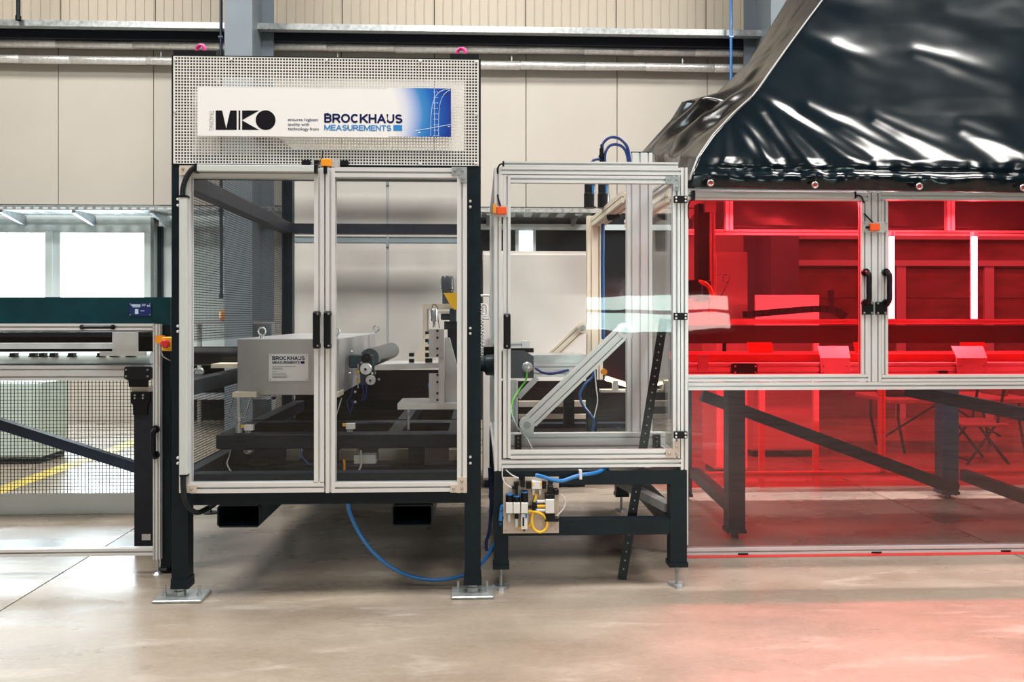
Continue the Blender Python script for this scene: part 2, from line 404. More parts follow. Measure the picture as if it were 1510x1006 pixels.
def floor_mat():
    m, nt, b = nodes('concrete'); L = nt.links.new; N = nt.nodes.new
    tc = N('ShaderNodeTexCoord')
    def noise(scale, det, st=(1, 1, 1), dist=0.0):
        mp = N('ShaderNodeMapping'); mp.inputs['Scale'].default_value = st; L(tc.outputs['Object'], mp.inputs[0])
        n = N('ShaderNodeTexNoise'); n.inputs['Scale'].default_value = scale; n.inputs['Detail'].default_value = det; n.inputs['Distortion'].default_value = dist
        L(mp.outputs[0], n.inputs['Vector']); return n
    def ramp(src, p0, c0, p1, c1):
        r = N('ShaderNodeValToRGB'); e = r.color_ramp.elements; e[0].position = p0; e[0].color = (*c0, 1); e[1].position = p1; e[1].color = (*c1, 1)
        r.color_ramp.interpolation = 'EASE'
        L(src.outputs['Fac'], r.inputs[0]); return r
    big = noise(0.8, 7); mid = noise(4.0, 9, (0.45, 1, 1), 0.2); scr = noise(7.0, 9, (0.4, 1.5, 1), 0.6)
    c1 = ramp(big, 0.3, (0.315, 0.262, 0.205), 0.72, (0.42, 0.36, 0.30))
    c2 = ramp(mid, 0.25, (0.72, 0.69, 0.66), 0.7, (1, 1, 1))
    mx = N('ShaderNodeMix'); mx.data_type = 'RGBA'; mx.blend_type = 'MULTIPLY'; mx.inputs[0].default_value = 0.55
    L(c1.outputs[0], mx.inputs[6]); L(c2.outputs[0], mx.inputs[7])
    c3 = ramp(scr, 0.52, (0, 0, 0), 0.85, (1, 1, 1))
    m2 = N('ShaderNodeMix'); m2.data_type = 'RGBA'; L(c3.outputs[0], m2.inputs[0]); L(mx.outputs[2], m2.inputs[6]); m2.inputs[7].default_value = (0.5, 0.45, 0.39, 1)
    fine = noise(70.0, 4, (0.6, 1, 1)); c4 = ramp(fine, 0.3, (0.82, 0.81, 0.8), 0.7, (1, 1, 1))
    m3 = N('ShaderNodeMix'); m3.data_type = 'RGBA'; m3.blend_type = 'MULTIPLY'; m3.inputs[0].default_value = 0.6
    L(m2.outputs[2], m3.inputs[6]); L(c4.outputs[0], m3.inputs[7])
    L(m3.outputs[2], b.inputs['Base Color'])
    mr = N('ShaderNodeMapRange'); mr.inputs[1].default_value = 0.3; mr.inputs[2].default_value = 0.75; mr.inputs[3].default_value = 0.2; mr.inputs[4].default_value = 0.42
    L(mid.outputs['Fac'], mr.inputs[0]); L(mr.outputs[0], b.inputs['Roughness'])
    bp = N('ShaderNodeBump'); bp.inputs['Strength'].default_value = 0.12; bp.inputs['Distance'].default_value = 0.004
    L(scr.outputs['Fac'], bp.inputs['Height']); L(bp.outputs[0], b.inputs['Normal'])
    b.inputs['Specular IOR Level'].default_value = 0.6
floor_mat()
def sign_blue():
    """printed blue panel fading to white towards the left"""
    m, nt, b = nodes('sign_gradient'); L = nt.links.new; N = nt.nodes.new
    tc = N('ShaderNodeTexCoord'); sp = N('ShaderNodeSeparateXYZ'); L(tc.outputs['Generated'], sp.inputs[0])
    # bend the fade a little with height
    ma = N('ShaderNodeMath'); ma.operation = 'SUBTRACT'; ma.inputs[1].default_value = 0.45; L(sp.outputs[2], ma.inputs[0])
    sq = N('ShaderNodeMath'); sq.operation = 'MULTIPLY'; L(ma.outputs[0], sq.inputs[0]); L(ma.outputs[0], sq.inputs[1])
    k = N('ShaderNodeMath'); k.operation = 'MULTIPLY'; k.inputs[1].default_value = 0.35; L(sq.outputs[0], k.inputs[0])
    ad = N('ShaderNodeMath'); ad.operation = 'ADD'; L(sp.outputs[0], ad.inputs[0]); L(k.outputs[0], ad.inputs[1])
    r = N('ShaderNodeValToRGB'); L(ad.outputs[0], r.inputs[0]); e = r.color_ramp.elements
    e[0].position = 0.13; e[0].color = (0.86, 0.86, 0.87, 1)
    e[1].position = 1.0; e[1].color = (0.012, 0.04, 0.30, 1)
    for p, c in ((0.3, (0.68, 0.72, 0.86, 1)), (0.48, (0.24, 0.38, 0.74, 1)), (0.56, (0.05, 0.26, 0.62, 1)), (0.74, (0.015, 0.13, 0.52, 1))):
        q = e.new(p); q.color = c
    L(r.outputs[0], b.inputs['Base Color']); b.inputs['Roughness'].default_value = 0.25
sign_blue()
# ================================================================== THE HALL
WY = 10.2
XL, XR, YF = -13.0, 13.0, -7.0
JX = [W(0, 891, FY(891)).x, W(1425, 794, FY(794)).x]
pitch = JX[1] - JX[0]
m = MB(); m.box(XL, XR, YF, WY + 0.3, -0.25, -0.03); fl = tag(m.build('floor', 'joint'), kind='structure')
xs = [XL] + [JX[0] + pitch * k for k in range(-2, 4) if XL < JX[0] + pitch * k < XR] + [XR]
for a, b in zip(xs, xs[1:]):
    m = MB(); m.box(a + 0.004, b - 0.004, YF, WY + 0.3, -0.05, 0.0); m.build('slab', 'concrete', fl)
# --- far wall: cladding panels over a dark backing, one object a panel
S0 = W(86, 300, WY).x; SP = (W(910, 300, WY).x - S0) / 6.0
ZL = W(400, 303, WY).z; ZM = W(400, 44, WY).z
m = MB(); m.box(XL, XR, WY + 0.1, WY + 0.3, 0, CEIL); wb = tag(m.build('wall_back', 'joint'), kind='structure')
WX0, WX1 = W(-330, 400, WY).x, W(222, 400, WY).x; WZ0, WZ1 = 0.75, W(100, 320, WY).z
kL = int((XL - S0) / SP) - 1; first = None
for k in range(kL, 12):
    a, b = S0 + SP * k, S0 + SP * (k + 1)
    if a < XL or b > XR: continue
    m = MB(); m.box(a + 0.005, b - 0.005, WY, WY + 0.05, ZL, ZM); m.build('panel', 'wall_cream', wb)
    # ribbed panel above the girt
    m = MB(); n = 10; V = []; w = (b - a - 0.01) / n
    for i in range(n):
        x = a + 0.005 + w * i
        for dx, dy in ((0, 0), (0.84, 0), (0.88, 0.012), (0.96, 0.012)): V.append((x + w * dx, WY + 0.06 + dy))
    V.append((b - 0.005, WY + 0.06)); N = len(V)
    m.add([(x, y, ZM - 0.05) for x, y in V] + [(x, y, CEIL) for x, y in V], [(i, i + 1, N + i + 1, N + i) for i in range(N - 1)])
    m.build('ribbed_panel', 'wall_rib', wb)
    zt = ZL - 0.012
    if b <= WX0 or a >= WX1 + 0.25:
        m = MB(); m.box(a + 0.005, b - 0.005, WY, WY + 0.05, 0, zt); m.build('panel', 'wall_cream', wb)
    else:
        m = MB(); m.box(a + 0.005, b - 0.005, WY, WY + 0.05, 0, WZ0 - 0.03); m.build('panel', 'wall_cream', wb)
m = MB(); m.box(WX1 + 0.1, S0 + SP * 2 - 0.0, WY, WY + 0.045, 0, zt); m.build('panel', 'frame_white', wb)
m = MB(); m.box(WX0 - 0.05, WX1 + 0.1, WY, WY + 0.05, WZ1, ZL - 0.01); m.build('window_lintel', 'frame_white', wb)
# --- window band
wn = thing('window_1', (0.5 * (WX0 + WX1), WY, WZ0), None, None, kind='structure')
m = MB()
for r in ((-330, 342, -310, 519), (68, 342, 89, 519), (212, 342, 222, 519), (-135, 342, -115, 519)):
    m.pbox(*r, WY - 0.05, WY + 0.05)
m.pbox(-330, 318, 222, 342.5, WY - 0.052, WY + 0.05); m.pbox(-330, 518, 222, 532, WY - 0.052, WY + 0.05)
m.build('window_frame', 'frame_white', wn)
m = MB(); m.pbox(-115, 332, 77, 343, WY - 0.075, WY - 0.04); m.pbox(66, 342, 77, 519, WY - 0.07, WY - 0.04); m.pbox(-115, 342, -104, 519, WY - 0.07, WY - 0.04); m.pbox(-115, 518, 77, 528, WY - 0.075, WY - 0.04)
m.build('window_sash', 'frame_white', wn)
for x0, x1 in ((-320, -120), (-125, 80), (78, 218)):
    m = MB(); m.pbox(x0, 336, x1, 524, WY + 0.01, WY + 0.02); m.build('pane', 'window_light', wn)
m = MB(); m.pbox(232, 334, 238, 530, WY - 0.08, WY - 0.01); m.build('window_post', 'paint_dark', wn)
# --- ledge girt and its shaded underside
m = MB(); zt = W(400, 34, 9.72).z; zb = W(400, 43, 9.72).z
m.box(XL, XR, 9.72, 9.74, zb, zt); m.box(XL, XR, 9.74, WY - 0.01, zt - 0.02, zt); m.box(XL, XR, 9.74, 9.82, zb, zb + 0.01)
tr = tag(m.build('trim_1', 'zinc'), kind='structure')
m = MB(); m.box(XL, XR, 9.95, WY - 0.005, zb - 0.06, zt - 0.03); m.build('girt_beam', 'paint_anthracite', tr)
# --- ceiling and remaining walls (outside the frame, they light and mirror in the place)
m = MB(); m.box(XL, XR, YF, WY + 0.2, CEIL, CEIL + 0.2); tag(m.build('ceiling', 'roof'), kind='structure')
m = MB(); m.box(XL - 0.2, XL, YF, WY + 0.2, 0, CEIL); tag(m.build('wall_left', 'hall_wall'), kind='structure')
m = MB(); m.box(XR, XR + 0.2, YF, WY + 0.2, 0, CEIL); tag(m.build('wall_right', 'hall_wall'), kind='structure')
m = MB(); m.box(XL, XR, YF - 0.2, YF, 0, CEIL); wf = tag(m.build('wall_front', 'hall_wall'), kind='structure')
wn = thing('window_2', (3.3, YF + 0.02, 1.0), None, None, kind='structure')
for z0, z1 in ((1.02, 1.30), (1.36, 1.62)):
    m = MB(); m.box(1.9, 4.75, YF + 0.01, YF + 0.03, z0, z1); m.build('pane', 'window_view', wn)
m = MB(); m.box(1.8, 4.85, YF + 0.005, YF + 0.04, 0.95, 1.02); m.box(1.8, 4.85, YF + 0.005, YF + 0.04, 1.30, 1.36); m.box(1.8, 4.85, YF + 0.005, YF + 0.04, 1.62, 1.69)
m.build('window_frame', 'frame_white', wn)
# --- steel columns
def column(xl, label):
    Y0, Y1 = 9.0, 9.95
    a = W(xl, 300, Y0).x; b = W(xl + 41, 300, Y0).x; c = (a + b) / 2
    t = thing('steel_column', (c, Y0 + 0.4, 0), label, 'column', 'grey steel hall columns')
    for n_, q in (('flange', (a, b, Y0, Y0 + 0.03)), ('flange', (a, b, Y1 - 0.03, Y1)), ('web', (c - 0.012, c + 0.012, Y0 + 0.03, Y1 - 0.03))):
        m = MB(); m.box(q[0], q[1], q[2], q[3], 0, CEIL); m.build(n_, 'column_grey', t)
column(331, 'grey steel hall column rising behind the top of the white signboard')
column(1137, 'grey steel hall column half hidden behind the black tarpaulin')
# --- foil wrapped pipes
def pipe(yc, label, seed, dy):
    rnd = random.Random(seed); Y = 10.06
    z = W(400, yc, Y).z; t = thing('insulated_pipe', (0, Y, z), label, 'pipe', 'foil wrapped pipes along the far wall')
    x = -9.0
    while x < 6.5:
        L = rnd.uniform(0.45, 0.95); r = 0.05 + rnd.uniform(-0.003, 0.003); j = rnd.uniform(-0.004, 0.004)
        m = MB(); m.lathe((x, Y, z + j), (1, 0, rnd.uniform(-0.006, 0.006)), [(0, r * 0.86), (0.012, r), (L * 0.3, r * rnd.uniform(0.96, 1.03)), (L * 0.6, r * rnd.uniform(0.95, 1.02)), (L - 0.012, r), (L, r * 0.86)], 14)
        m.build('foil_sleeve', 'foil', t, True); x += L
    for k in range(7):
        m = MB(); m.box(-8 + 2.1 * k, -7.985 + 2.1 * k, Y + 0.045, Y + 0.058, z, z + (yc - 50) / 122.0); m.build('hanger', 'zinc', t)
pipe(69, 'upper foil wrapped pipe running under the grey wall ledge', 3, 0)
pipe(92, 'lower foil wrapped pipe running along the cream wall', 9, 0)
def vpipe(name, px, y0, y1, Y, r, mat, label, cat='pipe'):
    a = W(px, y0, Y); b = W(px, y1, Y)
    m = MB(); m.cyl(a, (a.x, Y, b.z), r, 12); m.cyl((a.x, Y, b.z), (a.x, Y, b.z + 0.05), r * 1.4, 12)
    for k in range(1, 5):
        z = b.z + (a.z - b.z) * k / 5; m.box(a.x - r * 1.5, a.x + r * 1.5, Y - r * 1.2, Y + r * 1.5, z, z + 0.02)
    one(name, mat, label, cat, m, True)
vpipe('conduit_pipe', 326, -200, 440, 9.6, 0.018, 'paint_blue', 'thin dark blue conduit pipe beside the grey column behind the sign')
vpipe('conduit_pipe', 1078, -200, 120, 9.6, 0.018, 'hose_blue', 'thin blue conduit pipe on the wall left of the tarpaulin')
vpipe('conduit_pipe', 27, -200, 30, 9.66, 0.022, 'paint_dark', 'thin dark drop pipe on the ribbed wall in the upper left corner')
# --- cable tray over the window
ta = W(-300, 303, 9.62); tb = W(868, 309, 9.62)
t = thing('wall_cable_tray', ((ta.x + tb.x) / 2, 9.9, ta.z - 0.05), 'perforated galvanised cable tray on brackets above the bright window', 'cable tray')
zt = W(120, 303, 9.62).z; zb = W(120, 310, 9.62).z; L = tb.x - ta.x; n = 90
m = MB(); m.box(ta.x, tb.x, 9.62, 9.625, zt - 0.018, zt); m.box(ta.x, tb.x, 9.62, 9.625, zb, zb + 0.012)
for i in range(n + 1):
    x = ta.x + L * i / n; m.box(x - 0.02, x + 0.02, 9.62, 9.625, zb + 0.012, zt - 0.018)
m.build('tray_lip', 'zinc', t)
m = MB()
for j in range(6): m.box(ta.x, tb.x, 9.625 + j * 0.085, 9.625 + j * 0.085 + 0.055, zb, zb + 0.004)
for i in range(46):
    x = ta.x + L * i / 45; m.box(x - 0.05, x + 0.05, 9.626, 10.11, zb + 0.0005, zb + 0.0045)
m.build('tray_bed', 'zinc', t)
for px in (-110, 5, 112, 226, 720, 850):
    x = W(px, 310, 9.7).x
    m = MB(); m.prism([(0, 0), (0, 0), (0, 0)], 0, 0) if 0 else None
    V = [(x - 0.02, 9.64, zb - 0.003), (x + 0.02, 9.64, zb - 0.003), (x - 0.02, 10.18, zb - 0.003), (x + 0.02, 10.18, zb - 0.003), (x - 0.02, 10.18, zb - 0.13), (x + 0.02, 10.18, zb - 0.13), (x - 0.02, 9.64, zb - 0.03), (x + 0.02, 9.64, zb - 0.03)]
    m.add(V, [(0, 1, 3, 2), (4, 5, 7, 6), (0, 6, 7, 1), (2, 3, 5, 4), (0, 2, 4, 6), (1, 7, 5, 3)]); m.build('bracket', 'zinc', t)
# --- dark glazed gate strip in the far wall between the machines
t = thing('door_1', (W(800, 400, WY).x, WY - 0.05, 0), None, None, kind='structure')
a, b, c, d = R4(700, 314, 1010, 600, WY - 0.06); m = MB(); m.box(a, b, WY - 0.06, WY - 0.01, 0, d); m.build('door_leaf', 'glass_dark', t)
m = MB(); m.pbox(690, 331, 1020, 339, WY - 0.12, WY - 0.06); m.build('door_rail', 'frame_white', t)
m = MB(); m.pbox(765, 340, 786, 372, WY - 0.07, WY - 0.06); m.build('pane', 'pane_dim', t)
m = MB(); m.pbox(760, 336, 790, 376, WY - 0.068, WY - 0.0605); m.build('window_frame', 'frame_white', t)
t = thing('door_2', (W(1330, 400, WY).x, WY - 0.05, 0), None, None, kind='structure')
a, b, c, d = R4(1106, 352, 1580, 600, WY - 0.06); n = 6; h = d / n
for i in range(n): m = MB(); m.box(a, b, WY - 0.06, WY - 0.01, h * i + .004, h * (i + 1) - .004); m.build('door_section', 'gate_brown', t)
for q in ((1100, 384, 1590, 392), (1100, 346, 1590, 353)): m = MB(); m.pbox(*q, WY - 0.12, WY - 0.062); m.build('door_rail', 'frame_white', t)
for x in (1152, 1322, 1452): a, b, c, d = R4(x, 392, x + 14, 600, WY - .1); m = MB(); m.box(a, b, WY - 0.1, WY - 0.062, 0, d); m.build('door_post', 'frame_white', t)
# --- fire point sign and orange case on the far wall
t = thing('fire_point_sign', W(361, 400, WY - 0.02), 'pair of small red and white fire equipment signs on the far wall', 'sign')
for x in (349, 362):
    m = MB(); m.pbox(x, 378, x + 10, 400, WY - 0.015, WY - 0.004); pl = m.build('sign_plate', 'red', t)
    m = MB(); m.pbox(x + 2, 380, x + 8, 388, WY - 0.02, WY - 0.0155); m.pbox(x + 3, 390, x + 7, 398, WY - 0.02, WY - 0.0155); m.build('pictogram', 'white_plastic', pl)
a, b, c, d = R4(322, 456, 362, 474, 9.3)
m = MB(); m.bevbox(a, b, 9.3, 9.6, c, d, 0.03); t = tag(m.build('storage_case', 'orange'), 'orange plastic case standing on a shelf behind the wire mesh', 'case')
m = MB(); m.box(a + 0.1, b - 0.1, 9.285, 9.3, d - 0.05, d - 0.03); m.build('grip', 'black', t)
t = thing('side_rack', ((a + b) / 2, 9.45, 0), 'low steel shelf rack under the orange case by the far wall', 'rack')
m = MB(); m.box(a - 0.35, b + 0.35, 9.2, 9.7, c - 0.03, c - 0.001); m.build('shelf', 'grey_plastic', t)
m = MB(); m.box(a - 0.35, b + 0.35, 9.2, 9.7, 0.35, 0.38); m.build('shelf', 'grey_plastic', t)
for x in (a - 0.35, b + 0.31):
    for y in (9.2, 9.66):
        m = MB(); m.box(x, x + 0.04, y, y + 0.04, 0, c - 0.03); m.build('leg', 'grey_plastic', t)
# --- yellow aisle marking with dark seam
xa = W(0, 712, FY(712)).x
m = MB(); m.box(xa, xa + 0.16, 5.6, 9.9, 0.0005, 0.003); one('floor_marking', 'floor_yellow', 'yellow aisle marking painted on the floor behind the wire mesh', 'floor marking', m)
# --- greenish cabinet at far left
def cabinet(name, x0, y0, x1, Y, D, mat, label, nd=1, trim=None, zb=0.06):
    a, b, c, d = R4(x0, y0, x1, 600, Y)
    t = thing(name, ((a + b) / 2, Y + D / 2, 0), label, 'cabinet')
    m = MB(); m.box(a, b, Y + 0.02, Y + D, zb, d); m.build('body', mat, t)
    m = MB(); m.box(a + 0.02, b - 0.02, Y + 0.05, Y + D - 0.03, 0, zb); m.build('plinth', 'paint_anthracite', t)
    w = (b - a) / nd
    for i in range(nd):
        m = MB(); m.box(a + w * i + 0.004, a + w * (i + 1) - 0.004, Y, Y + 0.02, zb + 0.02, d - 0.03); dr = m.build('door', mat, t)
        m = MB(); m.box(a + w * i + 0.05, a + w * i + 0.075, Y - 0.015, Y, 0.95, 1.10); m.build('handle', 'black', dr)
    if trim:
        m = MB(); m.box(a, b, Y - 0.004, Y + 0.02, d - 0.028, d + 0.004); m.build('top_trim', trim, t)
    return t
cabinet('machine_cabinet', -90, 566, 58, 7.2, 0.5, 'cabinet_green', 'pale green cabinet behind the wire mesh at the far left')

# ================================================================== CONVEYOR GUARD (left edge)
F4 = 4.12
t = thing('conveyor_guard', (W(100, 820, F4).x, F4, 0), 'dark teal guard frame with aluminium doors around the conveyor at left', 'machine guard')
m = MB(); m.pbox(-420, 438, 251, 479, F4, F4 + 0.1); m.build('top_beam', 'paint_teal', t)
m = MB(); m.pbox(237, 479, 251, 838, F4, F4 + 0.1); m.build('post', 'paint_dark', t)
m = MB(); p = W(244, 838, F4); m.cyl((p.x, F4 + 0.05, 0.012), (p.x, F4 + 0.05, p.z), 0.012, 10); m.box(p.x - 0.05, p.x + 0.05, F4, F4 + 0.1, 0, 0.012); m.build('foot', 'black', t)
Yd = F4 - 0.03
m = MB(); m.ph(-420, 226, 477.5, 487.5, Yd, 0.035); dr = m.build('door', 'alu', t)
for k, q in enumerate(((225.5, 236, 478, 826),)):
    m = MB(); m.pv(*q, Yd, 0.035, 2); m.build('door_stile', 'alu', dr)
m = MB(); m.ph(-420, 226, 812, 823, Yd, 0.035); m.build('door_rail', 'alu', dr)
m = MB(); p = W(230, 826, Yd); m.cyl((p.x, Yd + 0.02, 0.006), (p.x, Yd + 0.02, p.z), 0.007, 8); m.cyl((p.x, Yd + 0.02, 0), (p.x, Yd + 0.02, 0.012), 0.025, 12, 0.012); m.build('foot', 'steel', dr)
def bow(px0, py0, px1, py1, Y, parent, vertical=True, d=0.035, w=0.011):
    a = W(px0, py0, Y); b = W(px1, py1, Y); f = Vector((0, -d, 0)); e = (b - a) * 0.13
    m = MB(); m.tube([a, a + f * 0.6 + e * 0.1, a + f + e, (a + b) / 2 + f, b + f - e, b + f * 0.6 - e * 0.1, b], w, 8, 4)
    m.cyl(a + Vector((0, 0.002, 0)), a + f * 0.35, w * 1.5, 10); m.cyl(b + Vector((0, 0.002, 0)), b + f * 0.35, w * 1.5, 10)
    return m.build('handle', 'black', parent, True)
bow(122, 482.5, 167, 482.5, Yd, dr, w=0.008, d=0.03); bow(230, 633, 230, 671, Yd, dr, w=0.013)
m = MB(); m.pbox(-420, 487, 226, 560, F4 + 0.0, F4 + 0.004); m.build('pane', 'clear', dr)
m = MB(); m.pbox(191, 447, 223, 466, F4 - 0.004, F4 - 0.0005); pl = m.build('type_plate', 'label_navy', t)
text('TRADING\nSTEEL', 193, 449, 206, 454, F4 - 0.0045, 'white_plastic', pl) if 0 else None
m = MB()
for x0, y0, x1, y1 in ((193, 449, 207, 451), (195, 451.8, 207, 453.2), (199, 456, 204, 463), (207, 458, 213, 459), (209, 448.5, 215, 449.3), (209, 450.5, 214, 451.3), (217, 450, 219, 452.5), (220, 450, 221.5, 452.5)): m.pbox(x0, y0, x1, y1, F4 - 0.0046, F4 - 0.004)
m.build('printed_lines', 'ink_pale', pl)
bolts(pl, [(192.5, 448.5), (221.5, 448.5), (192.5, 464.5), (221.5, 464.5)], F4 - 0.004, 0.004)
# emergency stop
Ye = Yd - 0.005
t = thing('emergency_stop', W(240, 517, Ye), 'yellow emergency stop box with red mushroom button beside the tall dark post', 'emergency stop')
m = MB(); m.pbox(229, 495, 240, 506, Ye - 0.03, Ye); m.build('bracket', 'orange', t)
m = MB(); m.pbox(238, 497, 256, 518, Ye - 0.055, Ye + 0.01, 0.005); m.build('housing', 'yellow', t)
p = W(246, 507, Ye - 0.055); m = MB(); m.lathe(p, (0, -1, 0), [(0, 0.013), (0.012, 0.013), (0.013, 0.021), (0.024, 0.021), (0.03, 0.015)], 18); m.build('button', 'red', t, True)
m = MB(); m.tube([W(238, 519, Ye - .02), W(241, 526, Ye - .02), W(249, 531, Ye - .01), W(252, 532, Ye + .06)], 0.003, 6); m.build('cable', 'grey_plastic', t, True)
# conveyor inside
Yc = 4.55
t = thing('sheet_conveyor', (W(60, 800, Yc).x, Yc, 0), 'sheet conveyor with bright roller rail and black leg behind the left guard', 'conveyor')
m = MB(); m.ph(-420, 222, 540, 562, Yc, 0.09, 2); m.build('rail', 'alu', t)
a = W(-420, 529, Yc + 0.05); b = W(224, 529, Yc + 0.05)
m = MB(); m.cyl(a, (b.x, b.y, a.z), 0.034, 16); m.build('roller', 'frame_white', t, True)
m = MB(); m.pbox(-420, 507, 166, 515, Yc + 0.12, Yc + 0.3); m.build('carrier_bar', 'alu_plate', t)
m = MB(); m.pbox(-420, 484, 236, 541, Yc + 0.5, Yc + 0.52); m.build('hood_back', 'skirt', t)
m = MB(); m.pbox(-420, 490, 224, 497, Yc + 0.25, Yc + 0.5); m.build('hood_bar', 'black', t)
f_ = None
for px in (18, 47, 61, 77, 104, 147, 167, 191):
    m = MB(); m.pbox(px - 4, 521, px + 4, 525.5, Yc - 0.01, Yc + 0.06); m.pbox(px - 5.5, 525, px + 5.5, 527, Yc - 0.012, Yc + 0.06); m.build('clip', 'black', t)
m = MB(); m.pbox(165.5, 490, 203, 519.5, Yc - 0.03, Yc - 0.02); m.pbox(147, 519, 213, 525, Yc - 0.035, Yc - 0.005); m.build('bracket_plate', 'alu_plate', t)
Yl = Yc - 0.02
m = MB(); m.pprism([(183, 543), (185, 541), (222, 541), (224, 543), (224, 558), (218, 562), (218, 571), (190, 571), (189, 561), (183, 558)], Yl - 0.012, Yl); m.build('mounting_plate', 'black', t)
bolts(t, [(186, 545.5), (218, 545.5), (186, 555), (218, 555), (199, 583), (211, 583), (199, 587.5), (211, 587.5)], Yl - 0.012, 0.006)
m = MB(); m.pbox(194, 571, 220, 578, Yl, Yl + 0.06); m.build('spacer', 'beige', t)
m = MB(); m.pprism([(193, 578), (221, 578), (221, 592), (217, 598), (217, 612), (196, 612), (196, 598), (193, 594)], Yl - 0.012, Yl); m.build('mounting_plate', 'black', t)
a, b, c, d = R4(198, 578, 225, 810, Yl); m = MB(); m.box(a, b, Yl, Yl + 0.1, 0.012, d); m.box(a - 0.01, b + 0.01, Yl - 0.01, Yl + 0.11, 0, 0.012); m.build('leg', 'paint_anthracite', t)
m = MB(); m.pbox(209, 788, 222, 797, Yl - 0.003, Yl); m.build('sticker', 'white_plastic', t)
m = MB(); m.beam(W(-60, 606, 4.75), W(205, 690, 4.75), 0.05, 0.055); br = m.build('brace', 'paint_blue', t)
# --- rear guard panel of wire mesh with white bottom strip
Ym = 5.39
t = thing('rear_mesh_guard', (W(60, 752, Ym).x, Ym, 0), 'black wire mesh guard panel with white bottom strip behind the conveyor', 'mesh guard')
a, b, c, d = R4(-260, 556, 236, 752, Ym); zk = W(100, 728, Ym).z
m = MB(); m.box(a, b, Ym, Ym + 0.02, 0.0, zk); m.build('bottom_strip', 'strip_white', t)
m = MB(); x = a
while x < b: m.box(x - 0.0016, x + 0.0016, Ym + 0.006, Ym + 0.0092, zk, d); x += 0.022
z = zk
while z < d: m.box(a, b, Ym + 0.0092, Ym + 0.0124, z - 0.0016, z + 0.0016); z += 0.022
m.build('wire_mesh', 'black', t, kind='stuff')
m = MB(); m.ph(-260, 236, 549, 557, Ym, 0.04); m.build('rail', 'alu', t)

# ================================================================== MEASURING MACHINE (left)
F1 = 3.72; YB = 5.78; PW = 0.073
t = MM = thing('measuring_machine', (W(480, 880, F1).x, F1 + 1.0, 0), 'tall dark steel measuring machine enclosure with two clear doors under the white sign', 'machine')
xl0, xl1, _, _ = R4(253, 83, 277, 866, F1); xr0, xr1, _, _ = R4(685, 83, 709, 866, F1)
zT = W(480, 84, F1).z; zB0 = W(480, 866, F1).z
for x0, x1, y0, zb in ((xl0, xl1, F1, zB0), (xr0, xr1, F1, zB0), (xl0, xl1, YB, 0.05), (xr0, xr1, YB, 0.05)):
    m = MB(); m.box(x0, x1, y0, y0 + PW, zb, zT)
    m.box(x0 - 0.004, x1 + 0.004, y0 - 0.004, y0 + PW + 0.004, zb, zb + 0.02); m.box(x0 - 0.003, x1 + 0.003, y0 - 0.003, y0 + PW + 0.003, zb + 0.02, zb + 0.045)
    m.build('leg', 'paint_dark', t)
def zz(py, Y=F1): return W(480, py, Y).z
zM1, zM0 = zz(240), zz(263)      # door lintel level
zb1, zb0 = zz(698), zz(743.5)    # bottom rail
# level beams along x, front then rear
for z0, z1 in ((zT - PW, zT), (zM0, zz(230)), (zb0, zb1)):
    m = MB(); m.box(xl1, xr0, F1, F1 + PW, z0, z1); m.build('beam', 'paint_dark', t)
zs1, zs0 = W(560, 330, YB).z, W(560, 345, YB).z
for z0, z1 in ((zT - PW, zT), (zs0, zs1), (zb0, zb1), (W(560, 610, YB).z, W(560, 590, YB).z)):
    m = MB(); m.box(xl1, xr0, YB, YB + PW, z0, z1); m.build('beam', 'paint_anthracite', t)
# beams along y on both sides
for x0, x1 in ((xl0, xl1), (xr0, xr1)):
    for z0, z1 in ((zT - PW, zT), (zs0, zs1), (zb0, zb1), (W(281, 585, F1).z, W(281, 563, F1).z)):
        m = MB(); m.box(x0, x1, F1 + PW, YB, z0, z1); m.build('side_beam', 'paint_anthracite', t)
# lifting plates and pink shackles
for x0, x1, y0, px, py in ((259, 322, 74, 296, 70), (664, 706, 80, 680, 75)):
    a, b, c, d = R4(x0, y0, x1, y0 + 9, F1 + 0.04); m = MB(); m.box(a, b, F1 + 0.01, F1 + 0.1, zT, zT + 0.025); m.build('lifting_plate', 'black', t)
    p = W(px, py, F1 + 0.05); m = MB(); m.torus((p.x, p.y, zT + 0.04), (0.4, 1, 0), 0.021, 0.008, 20, 8); m.build('lifting_eye', 'pink', t, True)
# perforated sheet
def perf(x0, x1, z0, z1, Y, pitch, hole):
    nx = int((x1 - x0) / pitch); nz = int((z1 - z0) / pitch)
    def edges(lo, hi, n):
        mrg = ((hi - lo) - (n - 1) * pitch - hole) / 2; E = [lo]
        for i in range(n): E += [lo + mrg + i * pitch, lo + mrg + i * pitch + hole]
        return E + [hi]
    EX, EZ = edges(x0, x1, nx), edges(z0, z1, nz); NX = len(EX)
    m = MB(); m.add([(x, Y, z) for z in EZ for x in EX], [(j * NX + i, j * NX + i + 1, (j + 1) * NX + i + 1, (j + 1) * NX + i) for j in range(len(EZ) - 1) for i in range(NX - 1) if not (i % 2 and j % 2)])
    return m
a, b, c, d = R4(255.5, 85.5, 706, 243, F1 - 0.004)
pp = perf(a, b, c, d, F1 - 0.004, 0.01307, 0.0082).build('perforated_panel', 'perf', t)
sm = pp.modifiers.new('thickness', 'SOLIDIFY'); sm.thickness = 0.002; sm.offset = -1
bolts(pp, [(258.5, 88), (341, 88), (482, 89), (620, 90), (702, 91), (258, 164), (703, 168), (258, 240), (342, 240.5), (481, 241), (620, 241), (702, 241)], F1 - 0.0045, 0.006, 'perf')
